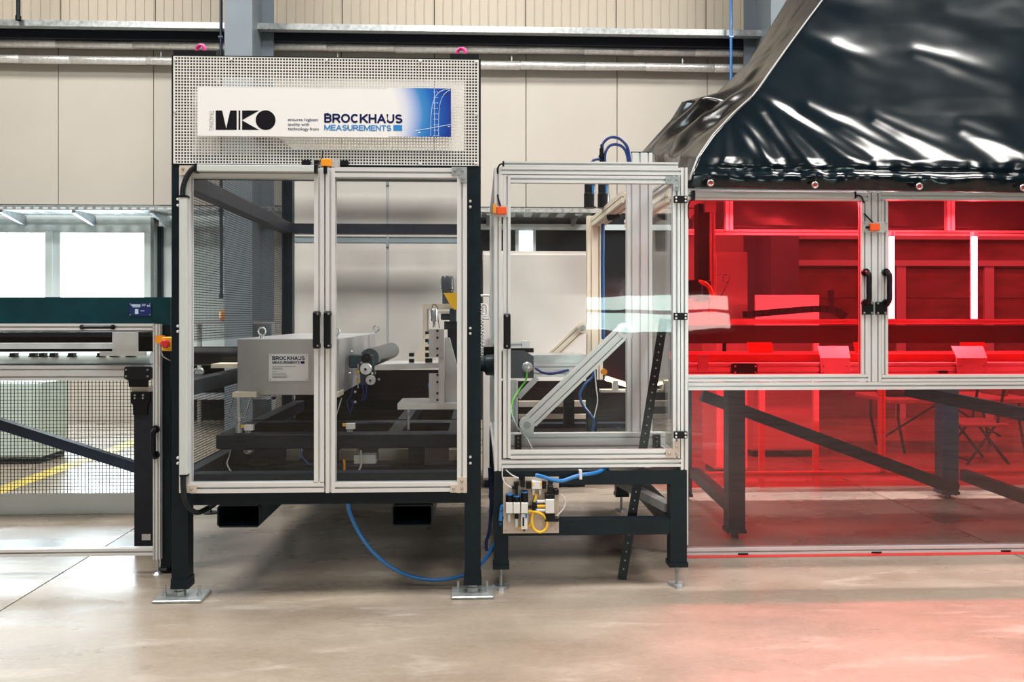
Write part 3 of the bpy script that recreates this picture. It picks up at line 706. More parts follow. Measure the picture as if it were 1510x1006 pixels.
# wire mesh side wall
m = MB(); X = xl0 + 0.01; z = zb1
zo0, zo1 = W(281, 563, F1).z, W(281, 507, F1).z
while z < zT - PW:
    if not zo0 < z < zo1: m.box(X, X + 0.0008, F1 + PW, YB, z, z + 0.003)
    z += 0.0125
y = F1 + PW
while y < YB: m.box(X + 0.0008, X + 0.0016, y, y + 0.003, zb1, zo0); m.box(X + 0.0008, X + 0.0016, y, y + 0.003, zo1, zT - PW); y += 0.0125
m.build('wire_mesh', 'paint_anthracite', t, kind='stuff')
# doors
Y1d = F1 - 0.05; DD = 0.045
def lbr(parent, pts, Y, mat='zinc', hole=None):
    m = MB(); m.pprism(pts, Y - 0.006, Y); o = m.build('corner_bracket', mat, parent)
    if hole: bolts(o, hole, Y - 0.006, 0.0065, 'steel')
    return o
m = MB(); m.pv(264, 280.5, 247, 727, Y1d, DD); m.pv(463, 478, 262, 712, Y1d, DD); m.ph(280.5, 463, 247, 262, Y1d, DD); m.ph(280.5, 478, 712, 727, Y1d, DD); m.pv(463, 478, 247, 262, Y1d, DD)
dl = m.build('door', 'alu', t)
m = MB(); m.pbox(278, 259, 466, 715, Y1d + 0.02, Y1d + 0.025); m.build('pane', 'clear', dl)
m = MB(); m.pv(480, 494, 247, 727, Y1d, DD); m.pv(674, 688.5, 247, 727, Y1d, DD); m.ph(494, 674, 247, 261.5, Y1d, DD); m.ph(494, 674, 712, 726, Y1d, DD)
dr = m.build('door', 'alu', t)
m = MB(); m.pbox(491, 258, 677, 715, Y1d + 0.02, Y1d + 0.025); m.build('pane', 'clear', dr)
def flat_handle(px, parent, y0=459, y1=514, Y=Y1d):
    m = MB(); a, b, c, d = R4(px - 5, y0, px + 5, y1, Y)
    m.bevbox(a, b, Y - 0.04, Y - 0.02, c + 0.004, d - 0.004, 0.004); m.bevbox(a, b, Y - 0.032, Y, c, c + 0.024, 0.004); m.bevbox(a, b, Y - 0.032, Y, d - 0.024, d, 0.004)
    h = m.build('handle', 'black', parent); bolts(h, [(px, y0 + 4), (px, y1 - 4)], Y - 0.037, 0.0045)
flat_handle(468.5, dl); flat_handle(484.5, dr)
lbr(dr, [(666, 246), (688.5, 246), (688.5, 269), (678, 269), (678, 258), (666, 258)], Y1d, 'zinc', [(671, 251.5), (682, 251.5), (682, 263)])
lbr(dr, [(664, 726.5), (664, 715), (675, 715), (675, 704), (688.5, 704), (688.5, 726.5)], Y1d, 'beige', [(669, 720), (681, 720), (681, 709)])
lbr(dl, [(264.5, 258), (264.5, 244), (289, 244), (289, 252), (276, 258)], Y1d - 0.002, 'beige', [(270, 249)])
lbr(dl, [(276, 716), (290, 716), (290, 727), (276, 727)], Y1d, 'beige', [(282, 721)])
# cable duct on the left door: upright, level and rubber elbows
m = MB(); m.pbox(264, 290, 275.5, 702, Y1d - 0.03, Y1d - 0.001, 0.003); m.build('cable_duct', 'duct', dl)
m = MB(); m.pbox(289, 243, 465, 253, Y1d - 0.03, Y1d - 0.001, 0.003); m.build('cable_duct', 'duct', dl)
for q in ((264, 288, 276, 291), (286.5, 241, 290, 254), (463, 242.5, 467, 255), (264.5, 700.5, 275.5, 703)): m = MB(); m.pbox(*q, Y1d - 0.032, Y1d); m.build('duct_end', 'black', dl)
Yh = Y1d - 0.02
m = MB(); m.tube([W(269, 290, Yh), W(270, 277, Yh), W(274, 264, Yh), W(281, 252, Yh), W(288, 246, Yh)], 0.011, 10); m.build('cable_sleeve', 'rubber', dl, True)
m = MB(); m.tube([W(270, 700, Yh), W(270.5, 722, Yh), W(274, 740, Yh), W(282, 752, Yh + .02), W(292, 756, Yh + .05), W(304, 751, Yh + .12), W(316, 744, Yh + .2)], 0.0115, 10); m.build('cable_sleeve', 'rubber', dl, True)
# hinges: pairs of round bolts on the posts
for px, ys, par in ((693.5, (297, 305.5, 484, 492, 674, 683), dr), (263, (294, 303, 481, 489, 675, 683), dl)):
    bolts(t, [(px, y) for y in ys], F1 - 0.001 if px > 500 else Y1d, 0.006, 'white_plastic', dep=0.012)
# interlock switch on the perforated panel
Ys = F1 - 0.006
m = MB(); m.pbox(461, 235, 501, 246, Ys - 0.012, Ys); ip = m.build('interlock_plate', 'alu_plate', t)
m = MB(); m.pbox(473, 234, 488, 245, Ys - 0.035, Ys - 0.012, 0.003); m.build('interlock_switch', 'orange', ip)
for q in ((445, 236, 457, 243), (502, 236.5, 513, 244), (463, 236, 471, 242)):
    m = MB(); m.pbox(*q, Ys - 0.018, Ys - 0.0005); m.build('clip', 'black', ip)
m = MB(); m.tube([W(476, 224, Ys - .02), W(475, 232, Ys - .025), W(471, 240, Ys - .03), W(467, 247, Ys - .04)], 0.003, 6); m.build('cable', 'black', ip, True)
m = MB(); m.pbox(477, 245, 482, 256, Y1d - 0.01, Y1d); m.build('actuator', 'black', ip)
# anchor feet
for px, x0, x1, zleg in ((265, 231, 303, zB0), (697, 666, 728, zB0)):
    cx = W(px, 880, F1 + 0.035).x; ft = MB(); y0, y1 = F1 - 0.04, F1 + 0.11
    a = W(x0, 880, F1 + .02).x; b = W(x1, 880, F1 + .02).x; ft.bevbox(a, b, y0, y1, 0, 0.014, 0.004)
    fo = ft.build('foot_plate', 'zinc', t)
    m = MB(); m.cyl((cx, F1 + .036, 0.014), (cx, F1 + .036, zleg), 0.016, 14); m.cyl((cx, F1 + .036, 0.014), (cx, F1 + .036, 0.034), 0.027, 6); m.cyl((cx, F1 + .036, 0.036), (cx, F1 + .036, 0.05), 0.024, 6); m.build('levelling_screw', 'zinc', fo)
    for q in (a + 0.03, b - 0.03):
        m = MB(); m.cyl((q, F1 + .03, 0.014), (q, F1 + .03, 0.06), 0.006, 8); m.cyl((q, F1 + .03, 0.014), (q, F1 + .03, 0.026), 0.011, 6); m.build('anchor_bolt', 'zinc', fo)
# forklift pockets
for x0, x1, y0, y1 in ((320, 384, 744.5, 778), (577.5, 638, 744.5, 776)):
    Yp = F1 + 0.02; a, b, c, d = R4(x0, y0, x1, y1, Yp); w = 0.007; k = 0.012
    m = MB(); O = [(a + k, c), (b - k, c), (b, c + k), (b, d - k), (b - k, d), (a + k, d), (a, d - k), (a, c + k)]
    I = [(min(max(x, a + w), b - w), min(max(z, c + w), d - w)) for x, z in O]; n = 8
    V = [(x, Yp, z) for x, z in O] + [(x, Yp, z) for x, z in I] + [(x, YB, z) for x, z in O] + [(x, YB, z) for x, z in I]; F = []
    for i in range(n):
        j = (i + 1) % n; F += [(i, j, n + j, n + i), (i, 2 * n + i, 2 * n + j, j), (n + i, n + j, 3 * n + j, 3 * n + i)]
    F.append(tuple(range(2 * n, 3 * n)))
    m.add(V, F); m.build('forklift_pocket', 'paint_dark', t)
m = MB(); p = W(311, 745, F1 + .3); m.cyl(W(311, 745, F1 + .3), W(311, 757, F1 + .3), 0.004, 8); q = W(311, 757, F1 + .3); m.cyl(q, q + Vector((0, 0, 0.006)), 0.035, 16); m.build('suction_pad', 'rubber', t)
#PART3
# ------------------------------------------------------------------ signboard
Yg = F1 - 0.035
t = thing('signboard', W(478, 201, Yg), 'long white signboard with dark and blue lettering on the perforated panel', 'sign')
m = MB(); m.pbox(291, 130, 572, 201.5, Yg, Yg + 0.004); m.build('board', 'sign_white', t)
m = MB(); m.pbox(572, 130, 665, 201.5, Yg, Yg + 0.004); m.build('printed_field', 'sign_gradient', t, label='blue printed field fading to white')
Yt = Yg - 0.0008
# block logo
lg = MB()
lg.pprism([(318, 163), (327.5, 163), (333.5, 189.5), (339.5, 163), (349, 163), (349, 191.5), (318, 191.5)], Yt, Yg)
lg.pbox(351.8, 163, 354.2, 191.5, Yt, Yg)
lg.pprism([(357, 163), (382, 163), (357, 177), ], Yt, Yg); lg.pprism([(357, 177.5), (382, 191.5), (357, 191.5)], Yt, Yg)
p = W(391.7, 177.2, Yg); R_ = (W(406.3, 177, Yg).x - W(377, 177, Yg).x) / 2
lg.cyl((p.x, Yg, p.z), (p.x, Yt, p.z), R_, 40)
lg.build('block_logo', 'ink_black', t)
text('TRADING', 308.5, 163, 315, 192, Yt, 'ink_grey', t, rot=1, bold=-0.012)
text('ensures highest', 424.5, 174.3, 469, 180, Yt, 'ink_navy', t, bold=0.008)
text('quality with', 424.5, 181.2, 456, 187, Yt, 'ink_navy', t, bold=0.008)
text('technology from', 424.5, 187.8, 470, 193.8, Yt, 'ink_navy', t, bold=0.008)
block_text('BROCKHAUS', 478, 168, 593.5, 181.5, Yt, 'ink_navy', t, .21)
block_text('MEASUREMENTS', 478, 184.3, 577, 192.8, Yt, 'ink_blue', t, .19)
m = MB(); m.pbox(580, 184.3, 593, 192.8, Yt, Yg); m.build('logo_bar', 'ink_blue', t)
m = MB()
def line(pts, r=0.0011): m.tube([W(x, y, Yg - 0.0002) for x, y in pts], r, 4, 4)
line([(640.5, 130.5), (641, 201)]); line([(611, 193.5), (664.5, 183.5)])
line([(663, 131), (650, 134.5), (642, 143), (637.5, 156), (635.5, 175), (635.2, 201)])
line([(664.5, 132), (656, 138), (649.5, 150), (647, 170), (646.8, 201)])
for y in range(136, 201, 8): line([(639, y), (642.5, y)], 0.0008); line([(643.8, y), (645.6, y)], 0.0012)
line([(616.5, 195.8), (620, 195.2)], 0.0012); line([(660.5, 187), (664, 186.5)], 0.0012)
m.build('curve_graph', 'ink_pale', t)
for px, py in ((300, 136), (655, 136), (300, 196), (655, 196)):
    pass
# ------------------------------------------------------------------ inside the measuring machine
t = thing('machine_table', (W(480, 650, 4.2).x, 4.4, 0.4), 'anthracite steel beam table inside the measuring machine', 'table')
a, b, _, _ = R4(282, 640, 676, 662, 4.1)
for Y, y0, y1 in ((4.1, 640, 662), (4.62, 623, 640), (4.3, 687, 716)):
    m = MB(); z1 = W(480, y0, Y).z; z0 = W(480, y1, Y).z; m.bevbox(xl1 + 0.002, xr0 - 0.002, Y, Y + 0.09, z0, z1, 0.006); m.build('beam', 'paint_anthracite', t)
z1 = W(480, 640, 4.1).z; z0 = W(480, 662, 4.1).z
for x in (xl1 + 0.012, W(575, 650, 4.3).x, xr0 - 0.09):
    m = MB(); m.box(x, x + 0.07, 4.19, 4.62, z0, z1 - 0.004); m.build('cross_beam', 'paint_anthracite', t)
    m = MB(); m.box(x, x + 0.07, 4.71, YB, z0, z1 - 0.004); m.build('cross_beam', 'paint_anthracite', t)
for x in (xl1 + 0.2, W(330, 690, 4.2).x, xr0 - 0.3):
    m = MB(); m.box(x, x + 0.08, 4.32, 4.38, zb0, z0); m.build('strut', 'paint_anthracite', t)
m = MB(); m.box(xl1 + .002, xr0 - .002, 4.4, YB - .06, zb0, zb0 + 0.01); m.build('shade_pan', 'skirt', t)  # pan added to block light and darken the floor below
for q in ((500, 665, 525, 679), (558, 663, 615, 679), (416, 664, 440, 679), (662, 664, 678, 679)): m = MB(); m.pbox(*q, 4.6, 4.7); m.build('lit_floor_block', 'cream', t)  # added cream blocks stand for lit floor glimpsed between the beams
for y0, y1 in ((546, 590), (606, 662), (680, 712)):
    m = MB(); z1_ = W(560, y0, YB - .05).z; z0_ = W(560, y1, YB - .05).z; m.box(xl1 + .03, xr0 - .03, YB - .05, YB - .03, z0_, z1_); m.build('rear_skirt', 'skirt', t)
# big steel measuring yoke
Yy = 4.12; Yy2 = 5.6
t = thing('measuring_yoke', W(425, 583, Yy), 'large brushed steel measuring box with white company plate and lifting eyes', 'measuring head')
a, b, c, d = R4(350, 499.5, 500, 583, Yy)
m = MB(); m.bevbox(a, b, Yy, Yy2, c, d, 0.003); m.build('housing', 'steel_brushed', t)
for px, Y in ((386, Yy + 0.1), (495, Yy + 0.1), (555, Yy2 - 0.2), (470, Yy2 - .2)):
    p = W(px, 491, Y); m = MB(); m.torus((p.x, Y, d + 0.034), (0.15, 1, 0), 0.019, 0.0045, 20, 8); m.cyl((p.x, Y, d), (p.x, Y, d + 0.014), 0.012, 10); m.build('lifting_eye', 'steel', t, True)
Yq = Yy - 0.004
m = MB(); m.pbox(396.5, 522, 454.5, 562, Yq, Yy + 0.0); pl = m.build('company_plate', 'sign_white', t)
block_text('BROCKHAUS', 401.5, 525.3, 449.5, 531.2, Yq - .0006, 'ink_navy', pl, .21); block_text('MEASUREMENTS', 401.5, 532.8, 442, 536.6, Yq - .0006, 'ink_navy', pl, .2)
m = MB(); m.pbox(443.5, 532.8, 449, 536.5, Yq - .0006, Yq); m.build('logo_bar', 'ink_navy', pl)
m = MB()
for y, w in ((540.3, 34), (542.8, 15), (545, 16), (547.6, 7), (550, 20), (552.4, 21), (554.6, 24)): m.pbox(401.5, y, 401.5 + w, y + 0.7, Yq - .0006, Yq)
m.pbox(401.5, 556, 423, 557.3, Yq - .0006, Yq); m.build('printed_lines', 'ink_grey', pl)
bolts(pl, [(399, 524.5), (452, 524.5), (399, 559.5), (452, 559.5)], Yq, 0.003)
for x0, x1 in ((342.5, 378), (477, 499)):
    m = MB(); m.pbox(x0, 579, x1, 586, Yy - 0.06, Yy + 0.1); pd = m.build('support_pad', 'cream', t)
    m = MB(); m.tube([W(x0 + 2, 587, Yy - .03), W(x0 - 6, 615, Yy - .03), W(x0 + 18, 616, Yy - .03), W(x0 + 27, 587, Yy - .03)], 0.0035, 6, 1); m.build('wire_clip', 'steel', pd, True)
    p = W(x0 + 8, 637, Yy); m = MB(); zt_ = W(x0, 640, 4.1).z
    m.lathe((p.x, Yy + 0.02, zt_), (0, 0, 1), [(0, 0.017), (0.05, 0.017), (0.052, 0.011), (0.062, 0.011), (0.064, 0.014), (0.09, 0.014), (0.1, 0.009), (W(x0, 586, Yy).z - zt_, 0.009)], 14); m.build('levelling_foot', 'alu_plate', pd, True)
for px, py in ((364, 631), (514, 629)):
    Yv = 4.09; tt = thing('valve_block', W(px, py + 5, Yv), 'small white valve block with yellow tip beside %s' % ('the left levelling foot' if px < 400 else 'the blue hoses'), 'valve', 'small white valve blocks on the beam')
    m = MB(); m.pbox(px - 4, py - 4, px + 9, py + 4, Yv - 0.03, Yv); m.build('body', 'white_plastic', tt)
    m = MB(); m.pbox(px - 9, py - 4, px - 4, py, Yv - 0.025, Yv - 0.005); m.build('fitting', 'yellow', tt)
    m = MB(); [m.pbox(px - 2 + 3 * k, py + 4, px - 0.5 + 3 * k, py + 8, Yv - .02, Yv - .01) for k in range(3)]; m.build('port', 'steel', tt)
# black feed roller and table at left
p = W(281, 525, 4.5); q = W(352, 525, 4.5)
t = thing('feed_roller', p, 'black feed roller with silver end disc at the left inside the machine', 'roller')
m = MB(); m.cyl((p.x, 4.5, p.z), (q.x + 0.05, 4.5, p.z), 0.05, 24); m.build('roller', 'black', t, True)
p = W(293, 549, 4.3); m = MB(); m.lathe(p, (0.5, -1, 0), [(0, 0.026), (0.015, 0.026), (0.02, 0.02)], 20); m.build('end_disc', 'steel', t, True)
m = MB(); m.pbox(311, 537, 352, 543, 4.3, 4.7); m.build('infeed_plate', 'cream', t)
# outfeed roller + encoder wheels
Yn = 4.35
t = thing('encoder_unit', W(541, 570, Yn), 'black encoder unit with two silver wheels and dark roller beside the steel box', 'encoder')
a3 = W(545, 528, Yn + 0.05); b3 = W(577, 517, Yn + 1.0); m = MB(); m.cyl(a3, b3, 0.05, 20); m.build('roller', 'motor_grey', t, True)
m = MB(); m.pbox(514, 523, 540, 543, Yn - 0.02, Yn + 0.1, 0.006); m.pbox(527, 523, 551, 552, Yn - 0.01, Yn + 0.1, 0.006); m.pbox(531, 550, 551, 569, Yn - 0.01, Yn + 0.06, 0.004); m.build('housing', 'motor_teal', t)
for px, py, r, mt in ((541, 527.5, 0.026, 'black'), (540, 544, 0.031, 'alu'), (547, 560.5, 0.026, 'alu_plate')):
    p = W(px, py, Yn - 0.02); m = MB(); m.lathe(p, (0, -1, 0), [(-0.02, r * 0.8), (0, r), (0.016, r), (0.02, r * 0.9), (0.02, r * 0.3), (0.026, r * 0.3), (0.028, r * .2)], 24); w_ = m.build('wheel', mt, t, True)
    m = MB(); m.cyl(p + Vector((0, -0.026, 0)), p + Vector((0, -0.032, 0)), r * 0.22, 6); m.build('hub_bolt', 'black', w_)
m = MB()
for px, py in ((533.5, 535), (549, 551), (559, 559.5), (516, 551), (524, 578), (524, 593), (519, 519)): p = W(px, py, Yn - .02); m.lathe(p, (0, -1, 0), [(0, .007), (.01, .007), (.012, .004)], 8)
m.build('screw_set', 'steel', t)
p = W(528, 537, Yn - .02); m = MB(); m.cyl(p, (p.x, p.y, W(528, 572, Yn).z), 0.0035, 8); m.build('air_rod', 'steel', t)
m = MB(); [m.cyl(W(528, y, Yn - .02), W(528, y + 4, Yn - .02), 0.008, 10) for y in (547, 559)]; m.build('air_fitting', 'yellow', t)
for k, pts in enumerate(([(520, 572), (517, 585), (512, 592), (514, 603), (517, 612)], [(518, 590), (520, 598), (517, 608)], [(534, 565), (536, 580), (533, 592)], [(541, 563), (540, 582), (537, 590)])):
    m = MB(); m.tube([W(x, y, Yn - 0.03) for x, y in pts], 0.004, 6); m.build('air_hose', 'hose_navy', t, True)
# press stand at right
t = thing('press_stand', W(640, 604, 4.3), 'aluminium press stand with bolted blocks, gusset and silver cylinder', 'press stand')
Yk = 4.25
m = MB(); m.pbox(632.5, 485.5, 654.5, 527, Yk - 0.03, Yk); u = m.build('block', 'alu_plate', t); bolts(u, [(645, 488), (645, 498), (645, 514), (645, 524)], Yk - 0.03, 0.006, 'black')
m = MB(); m.pbox(632.5, 551, 646.5, 592, Yk - 0.03, Yk); u = m.build('block', 'alu_plate', t); bolts(u, [(645, 553), (645, 563.5), (645, 580), (645, 590)], Yk - 0.03, 0.006, 'black')
m = MB(); m.pbox(646.5, 487, 655, 596, Yk - 0.024, Yk + 0.12); m.build('column', 'alu', t)
m = MB(); m.pprism([(655.2, 498), (663, 498), (677, 552), (677, 594), (655.2, 594)], Yk + 0.02, Yk + 0.05); m.build('gusset', 'alu_plate', t)
m = MB(); m.pbox(586, 595.5, 676, 604, Yk - 0.05, Yk + 0.25); m.build('base_bar', 'alu', t)
m = MB(); m.pprism([(553, 540), (560, 538), (580, 537), (646.5, 536), (646.5, 543), (600, 544), (578, 546), (553, 546)], Yk - 0.02, Yk + 0.3); m.build('support_arm', 'alu_plate', t)
m = MB(); m.pprism([(606, 536), (620, 506), (632, 490), (632, 536)], Yk + 0.19, Yk + 0.22); m.build('rear_plate', 'cream', t)
m = MB()
for q in ((603, 521, 610, 526), (627, 521, 633, 527), (603, 530, 610, 535), (627, 529, 637, 535), (627, 500, 632, 505), (627, 512, 632, 517), (627, 489, 632, 493)): m.pbox(*q, Yk - 0.02, Yk + 0.03)
m.build('clamp_set', 'black', t)
m = MB(); [m.pbox(631, y, 633, y + 8, Yk - .025, Yk) for y in (500, 566)]; m.build('cylinder_ring', 'hose_blue', t)
p = W(640, 474, Yk); m = MB(); m.lathe((p.x, Yk, p.z), (0, 0, 1), [(-0.03, 0.008), (0, 0.008), (0.001, 0.019), (0.06, 0.019), (0.064, 0.016)], 18); m.build('actuator', 'steel', t, True)
m = MB(); m.tube([W(637, 455, Yk), W(638, 450, Yk), W(641, 449, Yk), W(645, 454, Yk), W(646, 470, Yk), W(648, 484, Yk)], 0.002, 6); m.build('cable', 'black', t, True)
m = MB(); p = W(602, 604, Yk); m.cyl((p.x, Yk, W(602, 621, 4.6).z), (p.x, Yk, p.z), 0.008, 10); m.cyl((p.x, Yk, p.z - 0.03), (p.x, Yk, p.z - 0.012), 0.014, 6); m.build('levelling_foot', 'steel', t)
# dark vertical motor and beige bracket frame
Yo = 4.55
t = thing('spindle_motor', W(660, 500, Yo), 'dark upright spindle motor in a beige bracket above the press stand', 'motor')
p = W(659.5, 448, Yo); zc = W(660, 407, Yo).z - p.z
m = MB(); m.lathe(p, (0, 0, 1), [(0, 0.031), (zc * 0.38, 0.031), (zc * 0.4, 0.034), (zc * 0.5, 0.034), (zc * 0.52, 0.037), (zc * 0.9, 0.036), (zc, 0.028)], 20); m.build('motor_body', 'motor_grey', t, True)
m = MB(); m.pbox(623.5, 448.5, 670, 456, Yo - 0.04, Yo + 0.1); m.pbox(623.5, 456, 630, 530, Yo - 0.04, Yo + 0.1); m.pbox(647, 459, 670, 462, Yo - 0.04, Yo + 0.1); m.build('bracket_frame', 'beige', t)
m = MB(); m.pbox(650, 462.5, 668, 472, Yo - 0.03, Yo + 0.05, 0.004); m.pbox(663, 455, 673, 475, Yo - 0.05, Yo + 0.0, 0.004); m.build('gearbox', 'motor_teal', t)
m = MB(); m.pprism([(654, 432), (677, 432), (677, 455), (670, 457), (664, 450)], Yo - 0.07, Yo - 0.066); m.build('reflection_plate', 'yellow', t)  # yellow plate stands in for an orange-yellow triangular reflection
m = MB(); m.pbox(660, 474, 680, 560, Yo + 0.05, Yo + 0.1); m.pbox(655, 474, 678, 486, Yo - 0.02, Yo + 0.05); m.build('carriage_plate', 'paint_anthracite', t)
# limit switch, bulb and cables below the table beam
m = MB(); p = W(367, 663, 4.14); m.lathe(p, (0, 0, -1), [(0, 0.026), (0.012, 0.026), (0.02, 0.018), (0.024, 0.006)], 18); one('sight_lamp', 'steel', 'small round silver lamp under the anthracite beam at left', 'lamp', m, True)
m = MB(); m.pbox(522, 671, 554, 684, 4.14, 4.2); bx_ = tag(m.build('junction_box', 'alu_plate'), 'silver junction box with grey cable under the beam at right', 'junction box')
m = MB(); m.tube([W(532, 664, 4.12), W(533, 684, 4.12), W(528, 695, 4.12), W(518, 702, 4.1), W(510, 701, 4.1)], 0.005, 8); m.build('cable', 'hose_grey', bx_, True)
m = MB(); m.tube([W(507, 678, 4.1), W(508, 685, 4.1), W(507.5, 702, 4.1)], 0.006, 8); u = one('copper_pipe', 'orange', 'short orange copper pipe with blue end above the door rail', 'pipe', m, True)
m = MB(); m.cyl(W(507.5, 704, 4.1), W(507.5, 714, 4.1), 0.007, 8); m.build('pipe_end', 'hose_blue', u)
m = MB(); m.tube([W(340, 664, 4.2), W(337, 676, 4.2), W(335, 684, 4.15), W(342, 696, 4.1), W(360, 701, 4.0), W(385, 702, 4.0), W(410, 699, 4.0), W(430, 697, 4.0), W(462, 700, 4.0)], 0.0035, 6); one('cable_loom', 'hose_grey', 'thin grey cable loom hanging behind the left door sill', 'cable', m, True)
m = MB(); m.tube([W(443, 662, 4.3), W(446, 674, 4.3), W(453, 682, 4.3), W(460, 686, 4.3)], 0.005, 6); one('air_hose', 'hose_blue', 'short blue air hose curving under the beam in the left door', 'hose', m, True)
m = MB(); [m.pbox(329 + 3 * k, 710.5, 331.4 + 3 * k, 714, F1 + .05, F1 + .09) for k in range(9)]; m.pbox(328, 713, 357, 716, F1 + .05, F1 + .1); one('terminal_strip', 'white_plastic', 'white terminal strip on the sill behind the left door', 'terminal strip', m)
# cabinets behind the machine
a_, b_ = 440, 700
t = thing('tall_control_cabinet', (W(570, 600, 6.2).x, 6.4, 0), 'tall light grey control cabinet with doors seen through the measuring machine', 'cabinet')
Yx = 6.1; a, b, c, d = R4(425, 261, 708, 330, Yx); xm = W(571.5, 300, Yx).x; zmid = W(570, 351, Yx).z
m = MB(); m.box(a, b, Yx + 0.02, Yx + 0.5, 0.1, d); m.build('body', 'cabinet', t)
m = MB(); m.box(a + .02, b - .02, Yx + 0.05, Yx + 0.48, 0, 0.1); m.build('plinth', 'paint_anthracite', t)
for x0, x1 in ((a, xm), (xm, b)):
    for z0, z1 in ((0.12, zmid - 0.04), (zmid + 0.01, d - 0.035)):
        m = MB(); m.box(x0 + 0.008, x1 - 0.008, Yx, Yx + 0.02, z0, z1); m.build('door', 'cabinet', t)
for z in (d - 0.03, zmid - 0.035):
    m = MB(); m.box(a, b, Yx - 0.004, Yx + 0.02, z, z + 0.033); m.box(xm - 0.01, xm + 0.01, Yx - 0.008, Yx + .01, z - 0.03, z + 0.033); m.build('top_trim', 'trim_blue', t)
m = MB(); m.box(xm - 0.006, xm + 0.006, Yx + .004, Yx + .02, 0.12, d); m.build('seam_strip', 'duct', t)
cabinet('low_control_cabinet', 712, 370, 868, 6.05, 0.5, 'cabinet', 'beige control cabinet standing behind the blue gear motor', 1, None)
t = thing('cabinet_grab_rail', W(716, 470, 5.9), 'white tubular grab rail beside the tall dark post', 'grab rail')
for y0, y1, x1 in ((436, 470, 723), (449, 466, 718)):
    m = MB(); m.tube([W(708, y0, 5.9), W(x1 - 2, y0, 5.9), W(x1, y0 + 3, 5.9), W(x1, y1 - 3, 5.9), W(x1 - 2, y1, 5.9), W(708, y1, 5.9)], 0.008, 8, 1); m.build('rail', 'white_plastic', t, True)
m = MB(); m.torus((0, 0, 0), (0, 0, 1), 0.02, 0.004, 4, 4) if 0 else None
pts = []
for k in range(110):
    an = k * 0.9; q = W(710.5, 448 + 80 * k / 110, 5.0); pts.append((q.x + 0.012 * math.cos(an), 5.0 + 0.012 * math.sin(an), q.z))
m = MB(); m.tube(pts, 0.0035, 5, 1); one('spiral_cable', 'white_plastic', 'white coiled cable hanging beside the tall dark post', 'cable', m, True)
# blue supply hose on the floor
m = MB(); Yf = F1 + 0.13
m.tube([W(512, 738, Yf), W(516, 757, Yf), W(527, 782, Yf), W(543, 806, Yf), W(566, 829, Yf), W(595, 846, Yf), W(628, 854.5, Yf), W(660, 854, Yf), W(690, 846, Yf), W(712, 829, Yf), W(727, 806, Yf), W(736, 783, Yf - .02), W(738.5, 768, Yf - .06)], 0.0085, 10, 6)
u = one('supply_hose', 'hose_blue', 'bright blue air hose looping over the floor between the two machines', 'hose', m, True)
m = MB(); m.cyl(W(738, 770, Yf - .06), W(739.5, 762, Yf - .06), 0.011, 10); m.build('coupling', 'black', u)
m = MB(); m.tube([W(722, 690, 4.1), W(724, 740, 4.1), W(722, 780, 4.1), W(717, 800, 4.1), W(718, 812, 4.1)], 0.009, 8); one('dark_air_hose', 'hose_navy', 'dark blue hose hanging between the two machines', 'hose', m, True)
#PART4
# ================================================================== HANDLING CAGE (middle)
F2 = 3.8
t = thing('cage_base_table', (W(870, 870, F2).x, F2 + 0.3, 0), 'dark steel base table with screw feet under the aluminium cage', 'table')
YB2 = 5.3
zt = W(870, 694.5, F2).z; z1 = W(870, 715, F2).z; zr1 = W(870, 767, F2).z; zr0 = W(870, 789.5, F2).z
a0, a1, _, _ = R4(728.5, 695, 749.5, 835, F2); c0, c1, _, _ = R4(988.5, 695, 1013, 835, F2)
zl = W(870, 837, F2).z
for x0, x1 in ((a0, a1), (c0, c1)):
    for y in (F2, YB2):
        m = MB(); m.box(x0, x1, y, y + 0.07, zl, zt); m.box(x0 - 0.005, x1 + 0.005, y - 0.005, y + 0.075, zl - 0.004, zl + 0.018); lg_ = m.build('leg', 'paint_dark', t)
        cx = (x0 + x1) / 2 + 0.0; m = MB(); m.cyl((cx, y + .035, 0.01), (cx, y + .035, zl), 0.008, 10)
        ft = m.build('levelling_screw', 'zinc', lg_, True)
        m = MB(); P = [(-0.036, 0.035), (0.036, 0.035), (0.04, 0.02), (0.012, -0.05), (-0.012, -0.05), (-0.04, 0.02)]
        m.add([(cx + p[0], y + .035 + p[1], 0) for p in P] + [(cx + p[0] * .9, y + .035 + p[1] * .9, 0.012) for p in P], [(5, 4, 3, 2, 1, 0), (6, 7, 8, 9, 10, 11)] + [(i, (i + 1) % 6, 6 + (i + 1) % 6, 6 + i) for i in range(6)])
        m.build('foot_plate', 'zinc', lg_)
for y in (F2, YB2):
    m = MB(); m.box(a1, c0, y, y + 0.07, z1, zt); m.build('top_rail', 'paint_dark', t)
    m = MB(); m.box(a1, c0, y + 0.002, y + 0.07, zr0, zr1); m.build('lower_rail', 'paint_dark', t)
for x0, x1 in ((a0, a1), (c0, c1)):
    m = MB(); m.box(x0, x1, F2 + .07, YB2, z1, zt); m.build('top_rail', 'paint_dark', t)
    m = MB(); m.box(x0, x1, F2 + .07, YB2, zr0, zr1); m.build('lower_rail', 'paint_dark', t)
m = MB(); m.beam((c0 + .02, F2 + .1, zr1 + .03), (a1 + .5, YB2 - .1, zr1 + 0.03), 0.05, 0.04); m.build('slotted_rail', 'alu_plate', t)
m = MB(); m.box(a0 + .01, c1 - .01, 4.13, YB2, zt - .012, zt - .004); m.build('shade_plate', 'skirt', t)  # plate added to keep the floor under the cage dark
